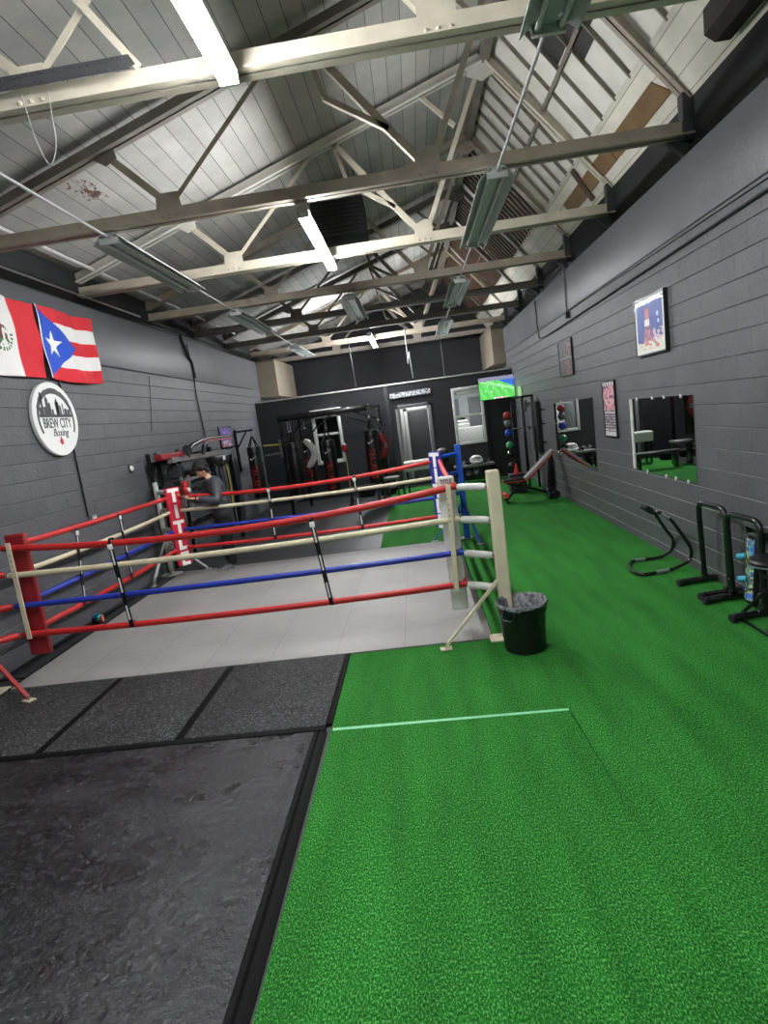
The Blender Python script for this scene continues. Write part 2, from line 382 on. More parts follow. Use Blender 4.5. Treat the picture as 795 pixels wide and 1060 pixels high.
        if parent is not None: ob.parent = parent; WLOC[ob.name] = Vector(o0)
        else: ob.location = o0; WLOC[ob.name] = Vector(o0)
        if bevel:
            b = ob.modifiers.new('Bevel', 'BEVEL'); b.width = bevel; b.segments = seg; b.limit_method = 'ANGLE'; b.angle_limit = .7
            ob.data.shade_smooth()
        return ob

def struct(o): o['kind'] = 'structure'; return o

def dup(root, delta, label=None, group=None):
    """copy a thing with copies of its parts and sub-parts, moved by delta"""
    def cp(o, parent):
        c = o.copy(); COL.objects.link(c)
        if parent is not None: c.parent = parent
        for ch in list(o.children): cp(ch, c)
        return c
    r = cp(root, None); r.location = root.location + Vector(delta); WLOC[r.name] = wl(root) + Vector(delta)
    if label: r['label'] = label
    if group: r['group'] = group
    return r

def text(name, body, size, o, u, v, m, parent=None, depth=.002, width=1., shear=0., line=1., extrude_bold=0., spacing=1.):
    cu = bpy.data.curves.new('lettering', 'FONT'); cu.body = body; cu.size = 1; cu.align_x = 'CENTER'; cu.align_y = 'CENTER'
    cu.shear = shear; cu.space_line = line; cu.offset = extrude_bold; cu.extrude = .5; cu.resolution_u = 3; cu.space_character = spacing
    t = bpy.data.objects.new('lettering', cu); COL.objects.link(t)
    dg = bpy.context.evaluated_depsgraph_get(); me = bpy.data.meshes.new_from_object(t.evaluated_get(dg))
    bpy.data.objects.remove(t)
    o, u, v = Vector(o), Vector(u).normalized(), Vector(v).normalized(); w = u.cross(v)
    b = MB(); b.add([o + u * p.co.x * size * width + v * p.co.y * size + w * (p.co.z + .5) * depth for p in me.vertices], [tuple(p.vertices) for p in me.polygons])
    bpy.data.meshes.remove(me)
    return b.build(name, m, parent, smooth=False)

def picture(name, o, u, v, w, h, nu, nv, fn, m, parent=None, wave=None, thick=0.):
    """flat or gently waved sheet whose printed pattern comes from fn(a, b) -> sRGB; a,b in 0..1"""
    o, u, v = Vector(o), Vector(u).normalized(), Vector(v).normalized(); n = u.cross(v)
    vs, fs = [], []
    for j in range(nv + 1):
        for i in range(nu + 1):
            a, b = i / nu, j / nv; p = o + u * a * w + v * b * h
            if wave:
                q = wave(a, b); p += n * q[0] + v * q[1] + u * q[2]
            vs.append(p)
    for j in range(nv):
        for i in range(nu):
            k = j * (nu + 1) + i; fs.append((k, k + 1, k + nu + 2, k + nu + 1))
    b_ = MB(); b_.add(vs, fs); ob = b_.build(name, m, parent, smooth=wave is not None)
    ca = ob.data.color_attributes.new('Pattern', 'FLOAT_COLOR', 'CORNER')
    i = 0
    for j in range(nv):
        for k in range(nu):
            c = lin(fn((k + .5) / nu, (j + .5) / nv))
            for q in range(4): ca.data[i].color = c; i += 1
    if thick:
        s = ob.modifiers.new('Solidify', 'SOLIDIFY'); s.thickness = thick; s.offset = -1
    return ob

X, Y, Z = Vector((1, 0, 0)), Vector((0, 1, 0)), Vector((0, 0, 1))
LX, RX = -4.3, 2.78          # side walls
PY = 16.44                   # partition
Y0, Y1 = -3.2, 21.

# ------------------------------------------------------------------ room shell
b = MB().box((LX - .2, Y0 - .2, -.12), (RX + .2, Y1 + .2, -.012)); struct(b.build('floor', M['floor'], smooth=False))

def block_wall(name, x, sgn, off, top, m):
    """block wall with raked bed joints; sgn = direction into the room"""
    prof = [(0, -.012)]; z = off; litlip = []
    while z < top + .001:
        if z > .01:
            litlip.append(len(prof))
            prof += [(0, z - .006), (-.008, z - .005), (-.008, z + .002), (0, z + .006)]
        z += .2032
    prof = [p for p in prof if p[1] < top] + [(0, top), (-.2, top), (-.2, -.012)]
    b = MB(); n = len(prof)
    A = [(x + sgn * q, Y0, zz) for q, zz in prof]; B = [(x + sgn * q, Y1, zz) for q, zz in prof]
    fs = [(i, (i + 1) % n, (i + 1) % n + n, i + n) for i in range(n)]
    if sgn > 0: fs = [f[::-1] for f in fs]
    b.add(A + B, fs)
    for k in litlip: b.mi[k] = 1  # upward joint lips take the painted-in light tone
    return struct(b.build(name, [m, M['litlip']], smooth=False))
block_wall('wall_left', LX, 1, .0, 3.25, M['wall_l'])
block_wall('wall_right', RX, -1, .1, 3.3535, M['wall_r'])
struct(MB().box((LX - .2, Y0, 3.25), (LX + .012, Y1, 4.06)).build('wall_left_upper', M['plaster'], smooth=False, bevel=.006))
struct(MB().box((RX - .012, Y0, 3.3535), (RX + .2, Y1, 4.01)).build('wall_right_upper', M['plaster'], smooth=False, bevel=.006))
struct(MB().box((LX - .2, Y0, 4.06), (LX - .03, Y1, 4.7)).build('wall_left_top', M['blackband'], smooth=False))
struct(MB().box((RX + .1, Y0, 4.01), (RX + .3, Y1, 4.62)).build('wall_right_top', M['blackband'], smooth=False))
struct(MB().box((LX - .2, Y0 - .2, -.012), (RX + .3, Y0, 6.6)).build('wall_front', M['plaster'], smooth=False))
struct(MB().box((LX - .2, Y1, -.012), (RX + .3, Y1 + .2, 6.6)).build('wall_back', M['endwall'], smooth=False))

# roof planes: long boarded slope on the left, steep glazed slope on the right
EL = Vector((LX - .06, 0, 4.5)); RG = Vector((1.45, 0, 6.42)); ER = Vector((2.93, 0, 4.5))
nl = Vector((-(RG.z - EL.z), 0, RG.x - EL.x)).normalized()
b = MB(); A = [(EL.x - .15, Y0, EL.z - .05), (RG.x + .02, Y0, RG.z + .006), (RG.x + .02, Y0, RG.z + .1), (EL.x - .15, Y0, EL.z + .1)]
A = [Vector(p) for p in A]; B = [p + Y * (Y1 - Y0) for p in A]
b.add(A + B, [(0, 1, 5, 4)[::-1], (1, 2, 6, 5)[::-1], (2, 3, 7, 6)[::-1], (3, 0, 4, 7)[::-1], (0, 1, 2, 3), (4, 5, 6, 7)[::-1]])
struct(b.build('ceiling', M['planks'], smooth=False))
# ridge board
struct(MB().box((1.38, Y0, 6.2), (1.47, Y1, 6.42)).build('trim_1', M['greysteel'], smooth=False))

sd = (ER - RG).normalized(); sn = Vector((sd.z, 0, -sd.x))   # points into the room (down-left)
if sn.x > 0: sn = -sn
def on_r(t, y, off=0.):       # t = distance down the slope from the ridge
    p = RG + sd * t + sn * off; return Vector((p.x, y, p.z))
SL = (ER - RG).length
T_BOARD = (RG.z - 4.99) / -sd.z
TY = [3.98, 6.12, 8.27, 10.42, 12.58, 14.74, 16.9, 19.05]
bays = [-3.2, -.3, 1.83] + TY + [21.]
for k in range(len(bays) - 1):
    y0, y1 = bays[k], bays[k + 1]
    pm = MB()
    def slab(t0, t1, ya, yb, off, th, mi):
        pm.cur = mi
        q = [on_r(t0, ya, off), on_r(t0, yb, off), on_r(t1, yb, off), on_r(t1, ya, off)]
        w = [p - sn * th for p in q]
        pm.add(q + w, [(0, 1, 2, 3), (7, 6, 5, 4), (0, 4, 5, 1), (1, 5, 6, 2), (2, 6, 7, 3), (3, 7, 4, 0)])
    slab(-.02, T_BOARD + .02, y0, y1, 0, .03, 0)
    # dark boarded-over panes in the bay where the photo shows them
    if k == 4 or k == 3:
        pass
    w = struct(pm.build('window_%d' % (k + 1), [M['panel'], M['paneldark']], smooth=False))
    g = MB(); n = 5 if y0 < 8 else (6 if y0 < 10 else 11)
    for i in range(1, n):
        y = y0 + (y1 - y0) * i / n
        a, c = on_r(0, y, .02), on_r(T_BOARD, y, .02)
        g.bar(a, c, .022 if n < 8 else .05, .04, up=sn)
    a = on_r(T_BOARD * .6, y0, .03); c = on_r(T_BOARD * .6, y1, .03); g.bar(a, c, .045, .03, up=sn)
    g.build('glazing_bar', M['bar'] if n < 8 else M['barbrown'], w, smooth=False)
# dark panes, lying on the glazing between two bars
def pane(y0, y1, t0, t1):
    q = [on_r(t0, y0, .006), on_r(t0, y1, .006), on_r(t1, y1 , .006), on_r(t1, y0, .006)]; w = [p - sn * .01 for p in q]
    return MB().add(q + w, [(0, 1, 2, 3), (7, 6, 5, 4), (0, 4, 5, 1), (1, 5, 6, 2), (2, 6, 7, 3), (3, 7, 4, 0)])
win = {o.name: o for o in COL.objects}
for (a, c, t0, t1, wn) in ((6.56, 6.97, .38, 1.28, 'window_5'), (6.13, 6.54, .45, 1.18, 'window_5'), (6.98, 7.4, .1, 1.03, 'window_5')):
    pane(a, c, t0, t1).build('boarded_pane', M['paneldark'], win[wn], smooth=False)
# white boards under the glazing and the sill
q = [on_r(T_BOARD - .03, Y0, .03), on_r(T_BOARD - .03, Y1, .03), on_r(SL + .05, Y1, .03), on_r(SL + .05, Y0, .03)]
w = [p - sn * .06 for p in q]
struct(MB().add(q + w, [(0, 1, 2, 3), (7, 6, 5, 4), (0, 4, 5, 1), (1, 5, 6, 2), (2, 6, 7, 3), (3, 7, 4, 0)]).build('trim_2', M['boards'], smooth=False))
def slope_patch(name, pts, m, label, cat, off=.034, th=.012, **kw):
    q = [on_r(t, y, off + th) for t, y in pts]; w = [on_r(t, y, off - .004) for t, y in pts]; n = len(pts)
    o = MB().add(q + w, [tuple(range(n)), tuple(range(n, 2 * n))[::-1]] + [(i, i + n, (i + 1) % n + n, (i + 1) % n) for i in range(n)]).build(name, m, smooth=False)
    return tag(o, label, cat)
def tz(z): return (RG.z - z) / -sd.z
slope_patch('plywood_board', [(tz(4.84), 6.36), (tz(4.67), 6.22), (tz(4.67), 7.7), (tz(4.84), 7.7)], M['ply'], 'pointed brown plywood board on the white roof boards beyond the second truss', 'board')
slope_patch('plywood_board', [(tz(4.84), 7.72), (tz(4.67), 7.72), (tz(4.67), 9.7), (tz(4.84), 9.7)], M['ply'], 'longer brown plywood board behind the tie beam of the second truss', 'board')
slope_patch('wooden_batten', [(tz(4.98), 8.66), (tz(4.98), 8.78), (tz(4.6), 8.9), (tz(4.6), 8.78)], M['barbrown'], 'short reddish-brown batten nailed across the plywood strip like a cross', 'batten', off=.05)
tag(MB().prism([(0, 0), (0, .17), (-.06, .24), (-.2, .24), (-.2, .06), (-.12, 0)], (2.8, 5.25, 4.53), X, Z, 2.6).build('timber_beam', M['timber'], smooth=False),
    'rough dark timber beam end sticking out at the top right eave', 'beam')

# partition with door and two windows
def wall_holes(name, y0, y1, x0, x1, z0, z1, holes, m):
    b = MB(); xs = sorted({x0, x1} | {h[0] for h in holes} | {h[1] for h in holes}); zs = sorted({z0, z1} | {h[2] for h in holes} | {h[3] for h in holes})
    for i in range(len(xs) - 1):
        for j in range(len(zs) - 1):
            cx, cz = (xs[i] + xs[i + 1]) / 2, (zs[j] + zs[j + 1]) / 2
            if any(h[0] < cx < h[1] and h[2] < cz < h[3] for h in holes): continue
            b.box((xs[i], y0, zs[j]), (xs[i + 1], y1, zs[j + 1]))
    return struct(b.build(name, m, smooth=False))
wall_holes('wall_partition', PY, PY + .12, LX, RX, -.012, 2.86, [(-.38, .42, -.012, 2.2), (1.17, 1.86, 1.08, 2.48), (-2.7, -2.08, 1.06, 2.24)], M['part'])
struct(MB().box((LX + .01, PY - .02, 2.86), (RX - .01, PY + .14, 2.9)).build('trim_3', M['trimwhite'], smooth=False, bevel=.004))
struct(MB().box((-.72, PY - .012, 0), (-.6, PY, 2.86)).build('trim_4', M['part'], smooth=False, bevel=.004))
struct(MB().box((1.93, PY - .03, 0), (2.0, PY, 2.15)).build('trim_5', M['blackband'], smooth=False, bevel=.004))
struct(MB().box((2.0, PY - .012, 0), (RX - .01, PY - .001, 2.2)).build('trim_7', M['dark'], smooth=False))
# office behind
struct(wall_holes('wall_office_back', 18.9, 19., LX + .01, RX - .01, -.01, 2.8, [], M['roomwhite']))
struct(MB().box((LX + .01, PY + .12, 2.8), (RX - .01, 19., 2.84)).build('ceiling_office', M['roomwhite'], smooth=False))
struct(MB().box((.85, PY + .12, 0), (.95, 18.9, 2.8)).build('wall_office_divider', M['roomgrey'], smooth=False))
struct(MB().box((-.62, PY + .12, 0), (-.5, 18.9, 2.8)).build('wall_office_side', M['roomgrey'], smooth=False))
wall_holes('wall_office_inner', 17.3, 17.4, -.5, .85, 0, 2.8, [(-.2, .42, 0, 2.12)], M['roomwhite'])
struct(MB().box((-.26, 17.27, 0), (-.17, 17.42, 2.2)).box((.42, 17.27, 0), (.5, 17.42, 2.2)).box((-.26, 17.27, 2.12), (.5, 17.42, 2.2)).build('door_2', M['white'], smooth=False, bevel=.004))
struct(MB().box((-.17, 18.2, 0), (.55, 18.25, 2.1)).build('door_3', M['roomgrey'], smooth=False, bevel=.004))
# doorway casing
dc = MB().box((-.47, PY - .03, 0), (-.38, PY + .14, 2.3)).box((.42, PY - .03, 0), (.51, PY + .14, 2.3)).box((-.47, PY - .03, 2.2), (.51, PY + .14, 2.3))
dc = struct(dc.build('door_1', M['roomgrey'], smooth=False, bevel=.004))
MB().obox((-.33, PY + .5, 1.1), (.1, 1, 0), (0, 0, 1), (1, -.1, 0), .75, 2.16, .04).build('door_leaf', M['white'], dc, smooth=False, bevel=.004)
def window(i, x0, x1, z0, z1, fw, rails, sill=False, panez=None):
    o = MB().box((x0 - fw, PY - .035, z0 - fw), (x0, PY + .1, z1 + fw)).box((x1, PY - .035, z0 - fw), (x1 + fw, PY + .1, z1 + fw)).box((x0, PY - .035, z0 - fw), (x1, PY + .1, z0)).box((x0, PY - .035, z1), (x1, PY + .1, z1 + fw))
    for z in rails: o.box((x0, PY, z - .035), (x1, PY + .08, z + .035))
    o = struct(o.build('window_%d' % i, M['white'], smooth=False, bevel=.006))
    MB().box((x0, PY + .05, z0), (x1, PY + .056, z1)).build('window_pane', M['glass'], o, smooth=False)
    return o
window(20, 1.17, 1.86, 1.08, 2.48, .075, [1.78, 2.4])
window(21, -2.7, -2.08, 1.06, 2.24, .1, [1.78])
tag(MB().box((-2.8, PY - .14, 2.37), (-1.95, PY - .0, 2.47)).build('wall_light', M['white'], smooth=False, bevel=.01), 'white bar-shaped wall light above the white-framed window', 'light')
# things seen through the windows
tag(MB().box((1.2, 17.6, 0), (2.3, 18.2, 1.42)).build('white_counter', M['white'], smooth=False, bevel=.01), 'white counter seen through the window beside the television', 'counter')
pt = thing('desk_printer', 'white desk printer seen through the window below the television', 'printer', (1.5, 17.4, 1.42))
MB().box((1.25, 17.65, 1.42), (1.62, 18, 1.55)).build('printer_body', M['white'], pt, bevel=.02)
MB().obox((1.43, 17.8, 1.6), X, (0, 1, .2), (0, -.2, 1), .3, .2, .08).build('printer_tray', M['offwhite'], pt, bevel=.01)
tag(MB().box((1.25, 18.84, 1.2), (1.6, 18.9, 1.75)).build('picture_frame', M['black'], smooth=False, bevel=.01), 'small dark framed picture inside the office window', 'picture')
struct(MB().box((1.75, 18.83, .2), (2.35, 18.9, 2.3)).build('door_4', M['roomgrey'], smooth=False, bevel=.01))
struct(MB().box((1.15, 18.83, 1.3), (1.45, 18.9, 2.3)).build('door_5', M['roomgrey'], smooth=False, bevel=.01))

# bare drywall bulkheads beyond the partition
struct(MB().box((LX, 17.2, 3.05), (LX + .55, 19.9, 4.1)).build('wall_bulkhead_left', M['beige'], smooth=False))
struct(MB().box((RX - .35, 17.2, 3.1), (RX, 19.9, 4.15)).build('wall_bulkhead_right', M['beige'], smooth=False))

# ------------------------------------------------------------------ floor coverings
def slabthing(name, m, x0, x1, y0, y1, z0, z1, label, cat, bev=.003):
    return tag(MB().box((x0, y0, z0), (x1, y1, z1)).build(name, m, smooth=False, bevel=bev), label, cat)
tb = MB().prism([(-.836, Y0 + .01), (RX - .002, Y0 + .01), (RX - .002, PY - .002), (-.77, PY - .002), (-.77, 9.06), (.46, 9.06), (.46, 4.925), (-.80, 4.925), (-.80, 3.66)], (0, 0, -.012), X, Y, .012)
tag(tb.build('artificial_turf', M['turf'], smooth=False), 'bright green artificial turf covering the floor along the right wall', 'turf', kind='stuff')
slabthing('ring_mat', M['ringmat'], -3.98, .452, 4.932, 9.05, -.012, .012, 'pale grey tiled foam floor inside the boxing ring', 'mat', .004)
xs = [-.83, -1.9, -2.93, -4.02]
for i, lb in enumerate(('speckled black rubber mat next to the turf, in front of the ring', 'speckled black rubber mat between the two dark joints in front of the ring', 'speckled black rubber mat by the left wall in front of the ring')):
    slabthing('rubber_mat', M['rubber'], xs[i + 1] + .045, xs[i] - .02, 3.72, 4.925, -.012, .006, lb, 'mat')
    if i < 2: slabthing('joint_strip', M['strip'], xs[i + 1] - .018, xs[i + 1] + .043, 3.72, 4.925, -.012, .003, ('dark joint strip between the rubber mats, nearer the turf', 'dark joint strip between the rubber mats, nearer the left wall')[i], 'strip', .001)
slabthing('rubber_sheet', M['sheet'], LX + .02, -.915, Y0 + .02, 3.64, -.012, .008, 'large smooth dark rubber sheet in the left foreground', 'mat')
slabthing('edge_strip', M['strip'], LX + .02, -.84, 3.645, 3.705, -.012, .012, 'thin black edge strip between the smooth sheet and the speckled mats', 'strip', .004)
e = MB().prism([(0, 0), (.036, 0), (.02, .012), (0, .016)], (-.91, 3.64, -.004), X, Z, 6.5)
tag(e.build('edge_strip', M['strip'], smooth=False), 'long black rubber edge strip between the smooth sheet and the turf', 'strip')
tag(MB().prism([(0, 0), (.05, 0), (.024, .01), (0, .012)], (-.873, 3.64, -.004), X, Z, 6.5).build('edge_strip', M['strip'], smooth=False), 'outer sloping black strip touching the turf edge', 'strip')
slabthing('edge_strip', M['strip'], -.848, -.8, 3.72, 4.925, -.012, .012, 'short black edge strip between the speckled mats and the turf', 'strip', .004)
slabthing('edge_strip', M['strip'], -4.01, -3.985, 4.94, 9.0, -.012, .008, 'dark strip along the left edge of the ring floor', 'strip', .002)
tp = MB().prism([(-.79, 3.64), (.765, 3.606), (.768, 3.632), (-.79, 3.672)], (0, 0, .0005), X, Y, .0015)
tag(tp.build('tape_line', M['tape'], smooth=False), 'pale green tape line stuck across the turf', 'tape')
tag(MB().prism([(.765, 3.6), (.775, 3.6), (.795, 2.9), (.81, 2.3), (.793, 2.9)], (0, 0, .0002), X, Y, .001).build('turf_seam', M['seam'], smooth=False), 'thin dark seam running from the tape line towards the viewer', 'seam')
tag(MB().box((LX + .01, 5.2, -.012), (-4.02, 9.0, .01)).build('wall_runner', M['blackband'], smooth=False, bevel=.002), 'narrow black runner between ring floor and left wall', 'mat')

# ------------------------------------------------------------------ roof trusses
def angle_pair(b, p, q, leg, flange, gap=.014, th=.011, down=Vector((0, 0, -1))):
    """double-angle member in an XZ plane: two upright legs with a gap and outward bottom flanges"""
    p, q = Vector(p), Vector(q); d = (q - p).normalized(); n = Vector((-d.z, 0, d.x))
    if n.z < 0: n = -n
    L = (q - p).length; mid = (p + q) / 2
    for s in (-1, 1):
        c = mid + Y * s * (gap / 2 + th / 2) + n * leg / 2; b.obox(c, d, Y, n, L, th, leg)
        c = mid + Y * s * (gap / 2 + flange / 2) + n * th / 2; b.obox(c, d, Y, n, L, flange, th)
def truss(y, m, label, seed, mr=None, mid_m=None):
    t = thing('roof_truss', label, 'truss', (-.76, y, 4.17), 'roof trusses across the hall')
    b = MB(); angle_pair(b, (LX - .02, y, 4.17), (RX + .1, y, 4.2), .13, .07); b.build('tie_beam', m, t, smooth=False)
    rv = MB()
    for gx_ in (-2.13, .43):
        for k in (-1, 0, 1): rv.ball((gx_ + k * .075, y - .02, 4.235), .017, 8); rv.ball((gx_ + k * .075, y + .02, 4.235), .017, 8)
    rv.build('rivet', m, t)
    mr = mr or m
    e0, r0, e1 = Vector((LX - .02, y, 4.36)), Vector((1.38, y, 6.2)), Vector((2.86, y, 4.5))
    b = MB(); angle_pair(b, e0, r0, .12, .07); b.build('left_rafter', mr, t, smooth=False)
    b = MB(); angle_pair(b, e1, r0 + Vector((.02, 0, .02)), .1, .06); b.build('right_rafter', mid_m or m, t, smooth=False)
    def on_l(x): k = (x - e0.x) / (r0.x - e0.x); return e0.lerp(r0, k)
    G1, G2 = Vector((-2.13, y, 4.36)), Vector((.43, y, 4.36))
    def strut(a, c, w=.055, mm=None):
        b = MB(); a, c = Vector(a), Vector(c); d = (c - a).normalized(); n = Vector((-d.z, 0, d.x)); L = (c - a).length; mid = (a + c) / 2
        b.obox(mid + Y * .012, d, n, Y, L, w, .009).obox(mid + Y * (.012 + w / 2) + n * (w / 2 - .004), d, Y, n, L, w, .009)
        b.build('strut', mm or m, t, smooth=False)
    strut(G1 + Vector((-.05, 0, .04)), on_l(-2.72) + Z * .05, .07)
    strut(G1 + Vector((.07, 0, .02)), on_l(-.85) + Z * .05, .045)
    A = Vector((.1, y, 4.7))
    strut(G2 + Vector((-.05, 0, 0)), A, .065); strut(A, on_l(-.62) + Z * .05, .07); strut(A, (-.47, y, 5.06), .05)
    strut((-.47, y, 5.06), on_l(-.62) + Z * .05, .045)
    strut(G2 + Vector((.06, 0, 0)), (1.36, y, 6.2), .06); strut((.98, y, 5.55), on_l(.55) + Z * .05, .045)
    # gusset plates
    for c, poly in ((G1, [(-.13, -.06), (.13, -.06), (.11, .09), (-.11, .09)]), (G2, [(-.12, -.06), (.12, -.06), (.12, .1), (.03, .13), (-.12, .07)])):
        MB().prism(poly, c + Vector((0, .006, 0)), X, Z, .012).build('gusset_plate', m, t, smooth=False)
    g = on_l(-2.7); MB().prism([(-.16, .0), (.12, .06), (.14, -.05), (.02, -.11)], g + Vector((0, .007, .0)), X, Z, .014).build('gusset_plate', mr, t, smooth=False)
    MB().prism([(-.2, -.12), (.0, -.2), (.16, -.12), (.1, .1), (-.1, .1)], r0 + Vector((0, .007, 0)), X, Z, .014).build('gusset_plate', mr, t, smooth=False)
    # end post and bracket at the right eave
    MB().box((2.79, y - .05, 4.15), (2.88, y + .05, 4.56)).build('end_post', M['conduitgrey'], t, smooth=False)
    MB().prism([(0, 0), (.18, 0), (.18, -.16)], (RX - .13, y + .04, 4.17), X, Z, .06).build('bracket', M['conduitgrey'], t, smooth=False)
    return t
names = ['nearest roof truss, its cream tie beam brightly lit beside the big lamp', 'second roof truss from the viewer, with a tie beam coloured as in shade', 'third roof truss from the viewer, cream where the second lamp lights it',
         'fourth roof truss from the viewer, seen just past the second lamp', 'fifth roof truss from the viewer, darker and half hidden', 'sixth roof truss from the viewer, above the bag stand',
         'seventh roof truss from the viewer, above the dark partition', 'farthest roof truss, in the dim space beyond the partition']
mm = [M['cream'], M['tansteel'], M['cream'], M['tansteel'], M['greysteel'], M['greysteel'], M['tansteel'], M['greysteel']]  # cream for lit trusses, darker steel tones paint in the shade
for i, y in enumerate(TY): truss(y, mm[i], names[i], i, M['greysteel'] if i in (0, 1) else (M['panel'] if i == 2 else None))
tag(MB().bar((-1.40, 3.93, 4.30), (-1.78, 3.93, 4.82), .045, .012, up=Y).bar((-1.78, 3.93, 4.82), (-1.86, 3.93, 4.93), .045, .012, up=Y).build('steel_flat', M['cream'], smooth=False),
    'loose cream steel flat bar hanging behind the nearest beam at top left', 'bar')
# perforated channel lying on the nearest beam
b = MB().box((-2.75, 3.84, 4.315), (-1.42, 3.93, 4.325)).box((-2.75, 3.835, 4.25), (-1.42, 3.842, 4.325))
k = -2.74
while k < -1.45: b.box((k, 3.828, 4.3), (k + .022, 3.837, 4.318)).box((k, 3.828, 4.262), (k + .012, 3.837, 4.27)); k += .042
tag(b.build('perforated_channel', M['conduitgrey'], smooth=False), 'dark perforated metal channel fixed on the nearest beam at the left', 'channel')
w = MB().tube(fillet([(-2.15, 3.9, 4.25), (-2.13, 3.92, 3.98), (-2.06, 3.9, 3.8), (-1.98, 3.88, 3.92), (-1.98, 3.9, 4.25)], .12, 8), .003, 6)
tag(w.build('loose_wire', M['conduit']), 'thin pale wire looping down from the nearest beam at the left', 'wire')

# ------------------------------------------------------------------ light fixtures
def fixture(x, y0, y1, label, lit, group):
    t = thing('fluorescent_light', label, 'light', (x, (y0 + y1) / 2, 4.06), group)
    L = y1 - y0
    if lit:
        MB().prism([(-.045, 0), (.045, 0), (.06, .03), (.045, .06), (-.045, .06), (-.06, .03)], (x, y1, 4.1), X, Z, L).build('housing', M['lampwhite'], t, smooth=False)
        for s in (-1, 1): MB().cyl((x + s * .034, y0 + .03, 4.075), (x + s * .034, y1 - .03, 4.075), .019, 12).build('fluorescent_tube', M['tubeon' if y0 < 5 else 'tubeon2' if y0 < 10 else 'tubeon3'], t)
        for yy in (y0, y1 - .025):
            MB().box((x - .06, yy, 4.055), (x + .06, yy + .025, 4.11)).build('end_cap', M['lampwhite'], t, smooth=False, bevel=.004)
    else:
        pr = [(-.17, -.035), (-.165, -.04), (-.06, .05), (.06, .05), (.165, -.04), (.17, -.035), (.065, .062), (-.065, .062)]
        MB().prism(pr, (x, y1, 4.1), X, Z, L).build('reflector', M['lampgrey'], t, smooth=False)
        MB().prism([(-.04, .0), (.04, 0), (.05, .05), (-.05, .05)], (x, y1 - .01, 4.1), X, Z, L - .02).build('housing', M['lampgrey'], t, smooth=False)
        for s in (-1, 1):
            MB().cyl((x + s * .07, y0 + .03, 4.085), (x + s * .07, y1 - .03, 4.085), .019, 10).build('fluorescent_tube', M['tubeoff'], t)
        for yy in (y0 - .01, y1 - .02):
            MB().box((x - .1, yy, 4.055), (x + .1, yy + .03, 4.12)).build('end_cap', M['lampwhite'], t, smooth=False, bevel=.004)
        e = MB()
        for s in (-1, 1): e.bar((x + s * .168, y0, 4.062), (x + s * .168, y1, 4.062), .012, .01)
        e.build('reflector_lip', M['lampwhite'], t, smooth=False)
    for yy in (y0 + .15, y1 - .15): MB().cyl((x, yy, 4.15), (x, yy, 4.2), .012, 6).build('hanger', M['conduit'], t)
    return t
CX = -.84
fixture(CX, 1.55, 3.84, 'large lit tube light at the top left of the picture, nearest of the row', True, 'lit tube lights')
fixture(CX, 6.2, 8.4, 'lit tube light hanging under the third truss, second of the glowing row', True, 'lit tube lights')
fixture(CX, 15.3, 17.7, 'small distant lit tube light above the dark partition', True, 'lit tube lights')
fixture(CX, -2.7, -.4, 'lit tube light behind the viewer', True, 'lit tube lights')
fixture(CX, 10.5, 12.7, 'unlit fixture in the middle row between the two farther glowing lights', False, 'unlit fixtures')
for (y0, y1, lb) in ((6.09, 8.37, 'long unlit fixture at left below the second truss, nearest of the left row'), (10.35, 12.8, 'second unlit fixture of the left row, hanging past the fourth truss'), (15.3, 17.6, 'farthest unlit fixture of the left row')):
    fixture(-2.78, y0, y1, lb, False, 'unlit fixtures')
for (y0, y1, lb) in ((1.6, 3.88, 'unlit greenish fixture cut off by the top edge at right'), (5.98, 8.3, 'unlit greenish fixture below the second truss at right, with two tubes'), (10.4, 12.7, 'unlit fixture third in the right row, before the wall poster'), (14.6, 17.1, 'farthest unlit fixture of the right row')):
    fixture(1.05, y0, y1, lb, False, 'unlit fixtures')
def conduit(pts, r, label, m=None, cat='pipe', name='conduit', group=None, n=8):
    return tag(MB().tube(pts, r, n).build(name, m or M['conduit']), label, cat, group)
conduit([(1.05, 3.9, 4.12), (1.05, 5.98, 4.12)], .014, 'thin white conduit joining the two nearest greenish fixtures at right')
conduit([(1.05, 8.3, 4.12), (1.05, 10.4, 4.12)], .012, 'thin conduit between the second and third fixtures of the right row')
conduit([(1.05, 12.7, 4.12), (1.05, 14.6, 4.12)], .012, 'thin conduit between the last two fixtures of the right row')
conduit([(-2.78, 3.0, 4.13), (-2.78, 6.09, 4.12)], .014, 'thin white conduit running to the long unlit fixture at left')
conduit([(-2.78, 8.37, 4.12), (-2.78, 10.35, 4.12)], .012, 'thin conduit between first and second fixture of the left row')
conduit([(-2.78, 12.8, 4.12), (-2.78, 15.3, 4.12)], .012, 'thin conduit between the last two fixtures of the left row')
conduit([(-4.05, 2.5, 4.49), (-4.05, 15, 4.49)], .022, 'white pipe running under the roof boards along the left eave', M['trimwhite'])
conduit([(-4.12, 6.0, 4.1), (-4.12, 9.6, 4.1)], .012, 'thin pale pipe under the beam ends on the left wall', M['conduit'])
# unit heater between trusses
h = thing('unit_heater', 'dark boxy unit heater hung in the roof behind the second lamp', 'heater', (-.95, 9.6, 4.55))
MB().box((-1.15, 9.4, 4.75), (-.35, 9.95, 5.3)).build('heater_body', M['blackband'], h, smooth=False, bevel=.02)
g = MB()
for k in range(8): g.box((-1.1, 9.38, 4.8 + k * .06), (-.4, 9.4, 4.815 + k * .06))
g.build('louvre', M['conduitgrey'], h, smooth=False)
MB().cyl((-1.05, 9.7, 5.3), (-1.05, 9.7, 5.62), .01, 6).build('hanger_rod', M['conduitgrey'], h)
MB().cyl((-.45, 9.7, 5.3), (-.45, 9.7, 5.8), .01, 6).build('hanger_rod', M['conduitgrey'], h)

